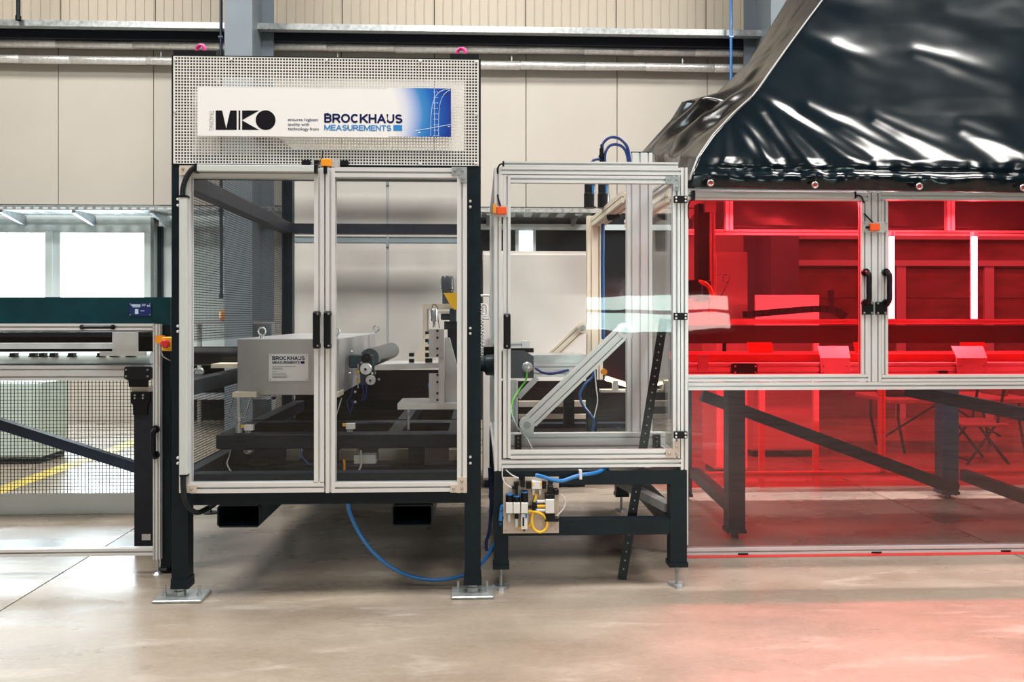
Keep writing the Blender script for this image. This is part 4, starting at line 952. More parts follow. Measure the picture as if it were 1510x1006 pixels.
# aluminium cage
t = CG = thing('handling_cage', (W(870, 694, F2).x, F2 + 0.3, zt), 'square aluminium profile cage with one clear door on a dark table', 'machine guard')
PD = 0.034; Yb = 5.2
m = MB(); m.pv(729, 739.5, 247, 695, F2, PD, 1); m.build('post', 'alu', t)
m = MB(); m.pv(1004, 1014, 247, 693, F2, PD, 1); m.build('post', 'alu', t)
m = MB(); m.ph(739.5, 1004, 246.5, 257.5, F2, PD); m.build('rail', 'alu', t)
m = MB(); m.ph(739.5, 1004, 678.5, 689.5, F2, PD); m.build('rail', 'alu', t)
m = MB(); m.ph(743, 1000, 238.5, 246.3, F2 + .004, 0.05); m.build('cable_duct', 'alu', t)
m = MB(); m.pbox(741, 237.5, 743.5, 246.5, F2 + .002, F2 + 0.055); m.build('duct_end', 'black', t)
m = MB(); m.tube([W(742, 241, F2), W(737, 243, F2 - .01), W(734, 249, F2 - .01), W(734, 256, F2 - .002)], 0.004, 6); m.tube([W(734, 287, F2 - .002), W(735, 294, F2 - .01), W(738, 304, F2 - .02)], 0.004, 6); m.build('cable', 'black', t, True)
zt2 = W(870, 247, F2).z; xa = W(734, 300, F2).x; xc = W(1009, 300, F2).x; zlo = W(870, 684, F2).z
for x in (xa, xc):
    m = MB(); sx = section(0.034, 0.034, 1, 1); m.ext(sx, (x, F2 + PD, zt2 - 0.02), (x, Yb, zt2 - 0.02), (1, 0, 0), (0, 0, 1)); m.build('side_rail', 'alu', t)
    m = MB(); m.ext(sx, (x, F2 + PD, zlo), (x, Yb, zlo), (1, 0, 0), (0, 0, 1)); m.build('side_rail', 'alu', t)
    m = MB(); m.ext(sx, (x, Yb + 0.017, zlo - 0.017), (x, Yb + 0.017, zt2), (1, 0, 0), (0, 1, 0)); m.build('post', 'alu', t)
    m = MB(); m.box(x - 0.003, x + 0.003, F2 + PD, Yb, zlo + .017, zt2 - .037); m.build('pane', 'clear', t)
# door
Yd2 = F2 - 0.002
m = MB(); m.pv(742, 753, 259, 676, Yd2, PD); m.pv(992.5, 1003, 259, 676, Yd2, PD); m.ph(753, 992.5, 259, 270, Yd2, PD); m.ph(753, 992.5, 664, 676, Yd2, PD)
d2 = m.build('door', 'alu', t)
m = MB(); m.pbox(751, 268, 995, 667, Yd2 + 0.014, Yd2 + 0.019); m.build('pane', 'clear', d2)
flat_handle(747.5, d2, 462.5, 514.5, Yd2)
lbr(d2, [(982, 260), (1002.5, 260), (1002.5, 281), (992.5, 281), (992.5, 271), (982, 271)], Yd2, 'zinc', [(987, 264.5), (998, 264.5), (998, 275.5)])
lbr(d2, [(982, 673), (982, 662.5), (992.5, 662.5), (992.5, 651), (1003, 651), (1003, 673)], Yd2, 'beige', [(987, 668), (998, 668), (998, 657)])
for y in (288.5, 461.5, 636.5):
    m = MB(); m.pbox(994, y, 1014, y + 10.5, Yd2 - 0.012, Yd2, 0.002); hg = m.build('hinge', 'black', t); bolts(hg, [(997, y + 3), (997, y + 8), (1011, y + 3), (1011, y + 8)], Yd2 - 0.012, 0.005, 'white_plastic')
m = MB(); m.pbox(730, 303, 749, 320, Yd2 - 0.006, Yd2); pl = m.build('interlock_plate', 'alu_plate', t)
m = MB(); m.pbox(732.5, 304.5, 747, 316, Yd2 - 0.03, Yd2 - 0.006, 0.003); m.build('interlock_switch', 'orange_red', pl)
m = MB(); m.pbox(727, 301, 731.5, 314, Yd2 - 0.025, Yd2 + .01); m.build('actuator', 'orange', pl)
# inside the cage: tall triple profile, base beam, struts
Yp = 4.3
t = thing('portal_column', W(943, 640, Yp), 'tall triple slot aluminium column rising through the top of the cage', 'profile column')
m = MB(); m.pv(925, 962, 225, 639, Yp, 0.05, 3); m.build('profile', 'alu', t)
m = MB(); m.pbox(931, 223.6, 960, 225, Yp + 0.005, Yp + 0.045); m.build('end_cap', 'black', t)
t = thing('portal_base_beam', W(866, 664, Yp - .05), 'level aluminium beam with black brackets at the bottom of the cage', 'profile beam')
m = MB(); m.ph(753, 981, 639, 664, Yp - 0.06, 0.05, 2); m.build('profile', 'alu', t)
for q in ((759, 642, 769, 663), (963, 641, 974, 661)):
    m = MB(); m.pbox(*q, Yp - 0.068, Yp - 0.06); pl = m.build('bracket', 'black', t); bolts(pl, [((q[0] + q[2]) / 2, q[1] + k) for k in (4, 10, 16)], Yp - 0.068, 0.004)
Yt_ = Yp - 0.065
def strut(A, B, w, Y, mat, label, n=3):
    a, b = W(*A, Y), W(*B, Y); t = thing('diagonal_strut', a, label, 'strut', 'diagonal aluminium struts in the cage')
    d = (b - a).normalized(); nn = Vector((-d.z, 0, d.x)); m = MB()
    m.ext(section(w, 0.04, 2, 1, 0.006), a + d * w * 0.35, b - d * w * 0.35, nn, (0, 1, 0)); m.build('profile', mat, t)
    for p, s in ((a, 1), (b, -1)):
        m = MB(); m.cyl(p + Vector((0, -0.024, 0)), p + Vector((0, 0.024, 0)), w * 0.52, 24); j = m.build('pivot', mat, t, True)
        m = MB(); m.cyl(p + Vector((0, -0.03, 0)), p + Vector((0, -0.024, 0)), w * 0.24, 16); m.build('pivot_bolt', 'zinc', j, True)
    return t, a, b
t, a, b = strut((777, 626), (920.5, 487.5), 0.074, Yt_ - 0.03, 'alu', 'bright diagonal strut leaning across the front of the cage')
m = MB(); m.pbox(920, 478, 932, 498, Yt_ - 0.05, Yt_ + 0.01); m.build('pivot_lug', 'alu', t); m = MB(); m.pbox(772, 634, 787, 640, Yt_ - 0.05, Yt_); m.build('pivot_lug', 'alu', t)
t, a, b = strut((800, 538), (859, 483), 0.07, 5.45, 'cream', 'cream lit diagonal strut further back in the cage')  # light on this aluminium strut is put into its cream colour
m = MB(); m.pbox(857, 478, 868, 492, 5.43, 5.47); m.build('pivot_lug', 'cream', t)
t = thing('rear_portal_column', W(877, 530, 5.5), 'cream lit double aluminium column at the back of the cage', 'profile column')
m = MB(); m.pv(866, 889, 318, 560, 5.5, 0.06, 2); m.build('profile', 'cream', t)  # cream colour carries the light falling on the aluminium column
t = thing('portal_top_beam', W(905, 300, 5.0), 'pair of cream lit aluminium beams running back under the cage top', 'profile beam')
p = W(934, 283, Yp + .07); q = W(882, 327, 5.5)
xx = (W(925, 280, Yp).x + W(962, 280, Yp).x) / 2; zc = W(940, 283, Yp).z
m = MB(); m.ext(section(0.085, 0.06, 2, 1), (q.x, Yp + 0.06, q.z), (q.x, 5.62, q.z), (1, 0, 0), (0, 0, 1)); m.build('profile', 'cream', t)  # both aluminium beams are coloured cream for the light on them
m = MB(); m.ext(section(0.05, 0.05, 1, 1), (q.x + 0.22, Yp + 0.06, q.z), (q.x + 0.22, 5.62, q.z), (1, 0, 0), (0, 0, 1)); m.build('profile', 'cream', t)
# black cylinders below the cage top
for k, (px, lab) in enumerate(((870, 'left of the two black cylinders under the cage top'), (890, 'right of the two black cylinders under the cage top'))):
    tt = thing('lift_cylinder', W(px, 307, 4.9), lab, 'cylinder'); p = W(px, 307, 4.9 + k * .1)
    m = MB(); m.lathe(p, (0, 0, 1), [(0, 0.036), (0.085, 0.036), (0.088, 0.033), (0.16, 0.033)], 18); m.build('barrel', 'black', tt, True)
    m = MB(); p2 = W(px + 4, 273, 4.86); m.cyl((p2.x, p2.y, p2.z - .05), (p2.x, p2.y, p2.z), 0.005, 8); m.build('air_line', 'hose_blue', tt)
m = MB(); p = W(901, 320, 4.9); m.lathe(p, (1, -0.6, 0.2), [(-0.02, 0.02), (0.02, 0.024), (0.03, 0.018), (0.06, 0.016)], 16); one('swivel_fitting', 'black', 'black swivel fitting beside the cream column in the cage', 'fitting', m, True)
# blue hoses over the cage top
for k, (pts, lab) in enumerate((([(888, 238), (888, 222), (889, 212), (897, 204), (906, 202.5), (917, 207), (926, 220), (929, 247)], 'outer blue hose looping above the cage top'), ([(892, 247), (892, 228), (897, 217), (906, 213), (917, 216), (924, 226), (928, 247)], 'inner blue hose looping above the cage top'), ([(868, 247), (876, 236), (884, 235), (887, 238)], 'short blue hose lying left of the looped hoses on the cage'))):
    m = MB(); m.tube([W(x, y, 3.87) for x, y in pts], 0.007, 8); one('pneumatic_hose', 'hose_navy', lab, 'hose', m, True, 'blue hoses on the cage top')
m = MB(); m.cyl(W(887, 239, 3.87), W(887, 219, 3.87), 0.01, 10); m.cyl(W(887, 222, 3.87), W(887, 213, 3.87), 0.006, 8); m.cyl(W(887, 232, 3.87), W(887, 229, 3.87), 0.014, 10); one('hose_valve', 'black', 'small dark valve on the cage top where the blue hoses start', 'valve', m, True)
# gear motor
Yo = 4.75
t = thing('gear_motor', W(750, 560, Yo), 'dark teal gear motor with silver cap behind the cage door', 'motor')
p = W(709, 537, Yo); r = 0.075; q = W(730, 537, Yo)
m = MB(); m.lathe((p.x, Yo, p.z), (1, 0, 0), [(0, r * .55), (0.02, r * .6), (0.03, r * .85), (0.08, r * .9), (0.085, r)], 24); m.build('motor_body', 'motor_teal', t, True)
a, b, c, d = R4(729, 518, 787, 558, Yo - .07); m = MB(); m.prism([(a, c), (b, c), (b, d - 0.03), (b - 0.05, d), (a, d)], Yo - 0.07, Yo + 0.08); m.build('gearbox', 'motor_grey', t)
m = MB(); m.pbox(713, 512, 728, 525, Yo - 0.03, Yo + .05); m.pbox(728, 510, 735, 558, Yo - 0.1, Yo + .05); m.pbox(752, 514, 787, 520, Yo + 0.0, Yo + .08); m.build('mounting_plate', 'black', t)
p = W(777.5, 542, Yo - .07); m = MB(); m.lathe(p, (0, -1, 0), [(0, .031), (.012, .031), (.016, .026)], 20); m.build('cap', 'steel', t, True)
m = MB(); m.ph(753, 776, 505, 512, Yo + .02, .04); m.pbox(770, 503, 781, 513, Yo, Yo + .07); m.build('air_cylinder', 'alu', t)
m = MB(); m.tube([W(777, 550, Yo - .09), W(775, 562, Yo - .1), W(766, 574, Yo - .12), W(757, 588, Yo - .2), W(753.5, 602, Yo - .3), W(755, 616, Yo - .35)], 0.006, 8); m.build('earth_wire', 'green', t, True)
m = MB(); m.tube([W(755, 614, 4.2), W(763, 630, 4.18), W(774, 643, 4.18), W(781, 655, 4.16), W(785, 664, 4.15)], 0.005, 8); one('grey_cable', 'hose_grey', 'grey cable hanging down beside the lower strut pivot', 'cable', m, True)
# transfer table inside the cage
t = thing('transfer_table', W(800, 600, 5.0), 'low aluminium transfer table with struts behind the diagonal strut', 'table')
m = MB(); m.ph(787, 856, 536, 556, 5.0, 0.06, 2); m.build('profile', 'alu', t)
m = MB(); m.pbox(740, 524, 866, 535, 5.02, 5.4); m.build('top_plate', 'steel', t)
m = MB(); m.pv(754, 764, 560, 640, 4.98, 0.05); m.build('leg', 'alu', t)
m = MB(); m.pbox(832, 560, 847, 630, 5.05, 5.12); m.build('leg', 'black', t)
m = MB(); m.beam(W(792, 557, 5.0), W(764, 586, 5.0), 0.04, 0.03); m.build('gusset', 'alu_plate', t)
m = MB(); m.pbox(765, 592, 866, 600, 5.6, 5.66); m.pbox(765, 612, 866, 618, 5.6, 5.66); m.build('rear_rail', 'beige', t)
m = MB(); m.pbox(735, 562, 930, 625, 5.72, 5.74); m.build('rear_skirt', 'skirt', t)
m = MB(); m.pbox(740, 625, 930, 660, 5.3, 5.4); m.build('drip_tray', 'paint_anthracite', t)
m = MB(); m.pbox(866, 545, 880, 640, 4.85, 4.92); m.build('upright', 'black', t)
m = MB(); m.tube([W(790, 543, 4.9), W(800, 549, 4.85), W(815, 551, 4.85), W(838, 546, 4.9)], 0.008, 8); m.build('air_hose', 'hose_navy', t, True)
for pts in ([(877, 545), (874, 556), (862, 568), (855, 583), (860, 598), (871, 612), (876, 622), (874, 637)], [(871, 420), (868, 340), (872, 460)][:0]):
    if pts:
        m = MB(); m.tube([W(x, y, 4.6) for x, y in pts], 0.008, 8); one('coiled_hose', 'hose_mid', 'bright blue hose with a bend hanging behind the diagonal strut', 'hose', m, True)
m = MB(); m.tube([W(877, 546, 4.58), W(879, 570, 4.58), W(881, 592, 4.58), W(876, 616, 4.58)], 0.003, 6); one('sensor_wire', 'white_plastic', 'thin white sensor wire beside the bent blue hose', 'cable', m, True)
m = MB(); m.tube([W(889, 330, 5.3), W(888.5, 400, 5.3), W(889.5, 500, 5.3)], 0.012, 8); one('column_hose', 'hose_mid', 'straight blue hose running down beside the cream column', 'hose', m, True)
# small work lamp shining on a beam
t = thing('work_lamp', W(905, 575, 4.9), 'small glowing work lamp bar between the hose and the tall column', 'lamp')
m = MB(); m.beam(W(892, 556, 4.9), W(924, 566, 4.9), 0.03, 0.02); m.build('housing', 'alu_plate', t)
m = MB(); m.beam(W(893, 559.5, 4.885), W(924, 569, 4.885), 0.03, 0.012); m.build('diffuser', 'glow_small', t)
m = MB(); p = W(890, 548, 4.85); m.cyl(p, p + Vector((0, -0.03, 0)), 0.018, 16); m.build('knob', 'orange', t)
m = MB(); m.pbox(886, 575, 930, 579, 4.88, 4.95); m.pbox(904, 562, 912, 577, 4.84, 4.88); m.build('bracket', 'alu_plate', t)
# slotted angle leaning through the table
p0 = W(917, 857, 3.93); p0.z = 0.0; p1 = W(979, 470, 4.13); d = (p1 - p0).normalized()
s_ = Vector((0, 1, 0)); n_ = d.cross(s_).normalized()
t = thing('slotted_angle', p0, 'black slotted steel angle leaning from the floor up inside the cage', 'angle bar')
m = MB(); A = [Vector((-0.022, 0)), Vector((0.022, 0)), Vector((0.022, 0.03)), Vector((0.019, 0.03)), Vector((0.019, 0.003)), Vector((-0.022, 0.003))]
m.ext(A, p0, p1, -n_, s_); m.build('bar', 'black', t)
L = (p1 - p0).length; f_ = None
for k in range(30):
    q = p0 + d * (0.05 + (L - 0.1) * k / 29.0)
    if f_ is None: m = MB(); m.cyl(q + Vector((0, 0.0005, 0)), q + Vector((0, -0.0012, 0)), 0.004, 8); f_ = m.build('slot_hole', 'grey_plastic', t); q0 = q
    else: dup(f_, q - q0)
# ------------------------------------------------------------------ pneumatic board
Yv = F2 - 0.012
t = thing('pneumatic_board', W(783, 787, Yv), 'beige board of pneumatic valves and yellow hoses on the cage table', 'valve board')
m = MB(); m.pbox(742, 704, 824, 786.5, Yv, Yv + 0.01); bd = m.build('board', 'beige', t)
bolts(bd, [(746, 707.5), (820, 707.5), (746, 782.5), (820, 780.5)], Yv, 0.004)
for x0, hb, mt in ((746, 728, 'hose_blue'), (757, 731, 'black'), (768.5, 724, 'hose_blue')):
    m = MB(); m.pbox(x0, 741.5, x0 + 10, 757.5, Yv - 0.04, Yv - .001, 0.002); u = m.build('regulator', 'white_plastic', t)
    m = MB(); p = W(x0 + 5, 741.5, Yv - .02); h = W(x0, hb, Yv).z - W(x0, 741.5, Yv).z
    m.lathe(p, (0, 0, 1), [(0, 0.017), (h * .85, 0.016), (h, 0.014)], 16); m.build('knob', 'black', u, True)
    m = MB(); m.lathe(p + Vector((0, 0, h * 0.86)), (0, 0, 1), [(0, 0.0165), (0.006, 0.0165)], 16); m.build('knob_ring', 'hose_blue', u, True)
for x, y0, y1 in ((750.5, 758, 770), (761.5, 765, 778)):
    m = MB(); p = W(x, y1, Yv - .018); q = W(x, y0, Yv - .018); m.lathe(p, (0, 0, 1), [(0, .005), (.004, .008), (q.z - p.z, .008)], 12); m.build('silencer', 'white_plastic', t, True)
m = MB(); m.pbox(759, 758, 764.5, 765, Yv - .03, Yv - .005); m.build('silencer_neck', 'black', t)
m = MB(); m.pbox(768.5, 758, 778, 781, Yv - .035, Yv - .001, .002); u = m.build('filter_bowl', 'white_plastic', t)
m = MB(); m.pbox(770.5, 763, 773, 776, Yv - .037, Yv - .034); m.build('sight_glass', 'black', u); m = MB(); m.pbox(774.5, 758, 777.5, 764, Yv - .037, Yv - .034); m.build('clip', 'hose_blue', u); m = MB(); m.cyl(W(773, 781, Yv - .018), W(773, 783.8, Yv - .018), 0.006, 10, 0.002); m.build('drain', 'hose_navy', u)
m = MB(); m.pbox(784, 709.5, 799, 721.5, Yv - .035, Yv - .001, .002); u = m.build('valve', 'white_plastic', t)
for q in ((784.2, 712, 786.5, 716.5), (796.5, 712, 798.8, 716.5)): m = MB(); m.pbox(*q, Yv - .037, Yv - .034); m.build('mark', 'yellow', u)
for q in ((776, 711, 783.5, 721), (799.5, 711, 805.5, 721), (768, 704, 774, 719), (765, 705, 770, 708), (758, 712, 765, 716), (760, 717, 764, 730), (755, 719, 761, 722)):
    m = MB(); m.pbox(*q, Yv - .032, Yv - .001); m.build('solenoid', 'black', t)
for x in (786.5, 796.5): m = MB(); p = W(x, 730, Yv - .016); m.lathe(p, (0, 0, 1), [(0, .004), (.004, .007), (.026, .007)], 10); m.build('silencer', 'white_plastic', t, True)
m = MB(); m.pbox(804.5, 736.5, 817.5, 757.5, Yv - .04, Yv - .001, .002); u = m.build('valve', 'alu', t)
for q in ((804, 729, 818, 736.3), (804, 757.7, 818, 770), (808, 717, 816, 729), (817, 722, 824, 730), (817, 764, 824, 770), (808.5, 709.8, 815.5, 714.2)):
    m = MB(); m.pbox(*q, Yv - .036, Yv - .001, .002); m.build('solenoid', 'black', t)
for k, y in enumerate((739.5, 746.5, 752.5)):
    m = MB(); m.cyl(W(791, y, Yv - .02), W(804.4, y, Yv - .02), .0075, 12); m.build('push_fitting', 'yellow' if k == 1 else 'white_plastic', t, True)
    m = MB(); m.cyl(W(789.5, y, Yv - .02), W(792, y, Yv - .02), .0085, 12); m.build('fitting_ring', 'hose_blue' if k != 1 else 'black', t, True)
m = MB(); m.pbox(785, 741, 790, 753, Yv - .03, Yv - .004); m.cyl(W(779, 747.5, Yv - .018), W(785, 747.5, Yv - .018), .006, 10); m.build('manifold', 'black', t)
m = MB(); m.tube([W(790.5, 728, Yv - .018), W(790, 735, Yv - .02), W(787.5, 742, Yv - .02)], .0065, 8); m.build('yellow_hose', 'yellow', t, True)
m = MB(); m.tube([W(779, 754, Yv - .02), W(790, 755, Yv - .028), W(801, 760, Yv - .03), W(807, 770, Yv - .03), W(805, 780, Yv - .03), W(797, 785, Yv - .03), W(788, 781, Yv - .028), W(784.5, 770, Yv - .025), W(786, 756, Yv - .022)], .0062, 8); m.build('yellow_hose', 'yellow', t, True)
m = MB(); m.tube([W(785, 770, Yv - .02), W(780, 776, Yv - .012), W(772, 779, Yv - .008), W(764, 778, Yv - .008)], .0062, 8); m.build('yellow_hose', 'yellow', t, True)
m = MB(); m.tube([W(742, 746, Yv - .02), W(739.5, 747, Yv - .02), W(738.5, 753, Yv - .02)], .007, 8); m.cyl(W(739, 754, Yv - .02), W(738, 768, Yv - .02), .0085, 10); m.build('hose_fitting', 'hose_blue', t, True)
for pts in ([(741, 690), (741, 704), (746, 714), (755, 720)], [(746, 693), (754, 700), (762, 704), (766, 706)], [(828, 729), (834, 737), (832, 748), (825, 757), (821, 761)]):
    m = MB(); m.tube([W(x, y, Yv - .02) for x, y in pts], .003, 6); m.build('signal_cable', 'white_plastic', t, True)
m = MB(); m.tube([W(790, 701, Yv - .02), W(800, 703, Yv - .03), W(815, 708, Yv - .025), W(830, 709, Yv - .02), W(845, 704, Yv - .015), W(860, 700, Yv - .012), W(880, 697, Yv), W(898, 688, F2 + .04)], .0095, 8); u = one('feed_hose', 'hose_blue', 'thick blue hose running along the table edge from the valve board', 'hose', m, True)
m = MB(); p = W(856, 700, Yv - .014); m.box(p.x - .006, p.x + .006, p.y - .012, F2, p.z - .02, p.z + .02); m.build('hose_clip', 'white_plastic', u)

# ================================================================== RED LASER GUARD (right)
F3 = 4.32; P4 = 0.04
t = RG = thing('red_guard', (W(1290, 822, F3).x, F3, 0), 'long aluminium guard with transparent red panels and doors at right', 'machine guard')
XE = 1915
m = MB(); m.ph(1008, XE, 277.5, 282.5, F3, P4 + .02, 1); m.build('rail', 'alu', t)
m = MB(); m.ph(1008, XE, 563, 574, F3, P4); m.build('rail', 'alu', t)
m = MB(); m.ph(1008, XE, 804, 815, F3, P4); m.build('rail', 'alu', t)
for q in ((1280, 1299.5, 283, 563, 2), (1596, 1616, 283, 563, 2), (1893, 1912, 283, 804, 2), (1005, 1015, 283, 804, 1)):
    m = MB(); m.pv(q[0], q[1], q[2], q[3], F3, P4, q[4]); m.build('post', 'alu', t)
def rdoor(x0, x1, st, hx):
    m = MB(); m.ph(x0, x1, 283.5, 295.5, F3 - .002, P4); m.ph(x0, x1, 552.5, 562.5, F3 - .002, P4)
    if st == 'r': m.pv(x1 - 9.5, x1, 295.5, 552.5, F3 - .002, P4); m.pv(x0, x0 + 6, 295.5, 552.5, F3 - .002, P4)
    else: m.pv(x0, x0 + 9.5, 295.5, 552.5, F3 - .002, P4); m.pv(x1 - 9.5, x1, 295.5, 552.5, F3 - .002, P4)
    d = m.build('door', 'alu', t)
    m = MB(); m.pbox(x0 + 4, 293, x1 - 4, 555, F3 + .018, F3 + .023); m.build('pane', 'red_sheet', d)
    bow(hx, 402, hx, 447, F3 - .002, d, d=0.045, w=0.014); return d
da = rdoor(1009, 1280, 'r', 1275.5); db = rdoor(1300, 1594, 'l', 1305.5); rdoor(1618, 1890, 'r', 1885)
m = MB(); m.pbox(1009, 573, XE, 806, F3 + .018, F3 + .023); m.build('pane', 'pink_sheet', t)
a, b, c, d = R4(1000, 560, 1880, 735, 5.87); m = MB(); m.box(a, b, 5.838, 5.843, .04, d); m.build('rear_pane', 'red_sheet', t)
m = MB(); m.pbox(1025, 283, 1261, 292, F3 - .03, F3 - .004, .003); m.build('cable_duct', 'duct', da)
for q in ((1021, 281, 1025, 295), (1260.5, 282.5, 1263, 292.5), (1014, 266, 1025, 277)): m = MB(); m.pbox(*q, F3 - .032, F3 - .003); m.build('duct_end', 'black', da)
m = MB(); m.tube([W(1262, 288, F3 - .015), W(1270, 290, F3 - .02), W(1274, 299, F3 - .006)], .004, 6); m.tube([W(1274, 315, F3 - .006), W(1281, 322, F3 - .02), W(1287, 328, F3 - .02)], .004, 6); m.tube([W(1023, 292, F3 - .02), W(1016, 300, F3 - .02), W(1015, 320, F3), W(1021, 330, F3 - .01), W(1016, 336, F3)], .004, 6); m.build('cable', 'black', da, True)
for x in (1271.5, 1291.5):
    m = MB(); m.pbox(x, 445, x + 17, 464, F3 - .012, F3 - .003, .002); hg = m.build('hinge', 'black', t); bolts(hg, [(x + 3, 447.5), (x + 14, 447.5), (x + 3, 461.5), (x + 14, 461.5)], F3 - .012, .006, 'steel')
m = MB(); m.pbox(1272, 327, 1308.5, 343, F3 - .008, F3 - .002); pl = m.build('interlock_plate', 'alu_plate', t); bolts(pl, [(1275, 329), (1305.5, 329), (1275, 341), (1305.5, 341)], F3 - .008, .004)
m = MB(); m.pbox(1284, 329.5, 1298, 340, F3 - .032, F3 - .008, .003); m.build('interlock_switch', 'orange_red', pl); m = MB(); m.pbox(1278, 333.5, 1284, 337, F3 - .02, F3 - .008); m.build('actuator', 'black', pl)
for px in (1094, 1290, 1480, 1700, 1880):
    p = W(px, 815, F3 + .02); m = MB(); m.cyl((p.x, F3 + .02, 0), (p.x, F3 + .02, .008), .035, 16); m.cyl((p.x, F3 + .02, .008), (p.x, F3 + .02, p.z + .002), .008, 8); m.build('foot', 'black', t)
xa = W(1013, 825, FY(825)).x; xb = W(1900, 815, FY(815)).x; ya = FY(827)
m = MB(); m.box(xa, xb, ya, ya + 0.045, 0.0005, 0.002); one('floor_line', 'red', 'thin red line on the floor along the red guard', 'floor marking', m)  # flat red strip laid along the foot of the guard
# rear frame of the guard
Yr = 5.55
m = MB(); m.ph(1000, XE, 340, 348, Yr, .04); m.build('rear_rail', 'alu', t)
m = MB(); m.ph(1000, XE, 694, 702, Yr + .3, .04); m.build('rear_rail', 'alu', t)
for px in (1402, 1075): m = MB(); m.pv(px - 5, px + 6, 292, 340, Yr - .1, .04); m.build('rear_post', 'alu', t)
for px in (1302, 1545): m = MB(); m.pv(px - 4, px + 4, 348, 702, Yr + .3, .04); m.build('rear_post', 'alu', t)
# conveyor line inside
Yc = 4.62
t = thing('laser_line_conveyor', (W(1260, 800, Yc).x, Yc + .3, 0), 'conveyor line on dark steel legs behind the red panels', 'conveyor')
m = MB(); m.ph(1010, XE, 535, 552.5, Yc, .08, 2); m.build('rail', 'alu', t)
m = MB(); m.pbox(1010, 522, XE, 534, Yc + .1, Yc + .5); m.build('belt', 'red', t)
m = MB(); m.pbox(1010, 480, XE, 506, Yc + .55, Yc + .75); m.build('side_beam', 'paint_anthracite', t)
m = MB(); m.ph(1010, XE, 471, 478, Yc + .5, .05); m.build('guide_rail', 'alu', t)
def bent(x0, x1, parent):
    m = MB(); m.pbox(x0, 528, x1, 552, Yc - .012, Yc - .001); a, b, c, d = R4(x0, 528, x1, 552, Yc - .012)
    V = [(a, Yc - .012, d), (b, Yc - .012, d), (b + .025, Yc + .07, d + .065), (a + .015, Yc + .07, d + .065)]; V += [(x, y + .004, z - .002) for x, y, z in V]
    m.add(V, [(0, 1, 2, 3), (7, 6, 5, 4), (0, 4, 5, 1), (1, 5, 6, 2), (2, 6, 7, 3), (3, 7, 4, 0)]); u = m.build('deflector_plate', 'alu_plate', parent)
    bolts(u, [(x0 + 5, 540), (x0 + 5, 550), (x1 - 5, 540), (x1 - 5, 550)], Yc - .012, .005)
bent(1210, 1254, t); bent(1411, 1456, t)
m = MB(); m.pbox(1029, 523, 1044.5, 546.5, Yc - .01, Yc - .001); u = m.build('stop_plate', 'alu_plate', t); bolts(u, [(1033, 541), (1041, 541), (1041, 526)], Yc - .01, .005)
m = MB(); m.pprism([(1079, 538), (1082, 536), (1114, 536), (1117, 538), (1117, 550), (1114, 552), (1082, 552), (1079, 550)], Yc - .012, Yc - .001); u = m.build('joint_plate', 'black', t); bolts(u, [(1084, 540.5), (1114, 540.5), (1084, 549.5), (1114, 549.5)], Yc - .012, .006, 'white_plastic')
m = MB(); m.pbox(1386, 547, 1398, 551, Yc - .012, Yc - .001); m.build('sensor', 'black', t)
for x0 in (1102, 1259, 1416):
    m = MB(); m.pprism([(x0, 505), (x0 + 36, 505), (x0 + 38, 522), (x0 + 3, 522)], Yc + .3, Yc + .305); m.build('guide_plate', 'orange_red', t)
Yl1, Yl2 = 4.62, 5.6
def leg(px0, px1, Y):
    a, b, c, d = R4(px0, 553, px1, 800, Y); m = MB(); m.box(a, b, Y + .082, Y + .082 + (b - a), .03, W(1200, 553, Y).z); m.box(a - .006, b + .006, Y + .076, Y + .09 + (b - a), .03, .05)
    m.cyl(((a + b) / 2, Y + .12, 0), ((a + b) / 2, Y + .12, .03), .02, 10); m.build('leg', 'paint_anthracite', t)
leg(1081, 1106, Yl1 - .07); leg(1401, 1424, Yl2 - .1); leg(1012, 1025, Yl2 - .1); leg(1590, 1615, Yl1 - .07); leg(1870, 1895, Yl1 - .07)
m = MB(); m.beam(W(1035, 583, 5.2), W(1410, 722, 5.2), .05, .075); m.build('brace', 'paint_anthracite', t)
m = MB(); m.beam(W(1335, 575, 5.0), W(1530, 615, 4.6), .05, .075); m.build('brace', 'paint_anthracite', t)
m = MB(); m.beam(W(1420, 700, 5.5), W(1530, 740, 4.9), .05, .075); m.build('brace', 'paint_anthracite', t)
p = W(1085, 752, 4.72); q = W(1024, 697, 5.5); m = MB(); m.beam(p, q, .06, .07); m.build('brace', 'paint_anthracite', t)
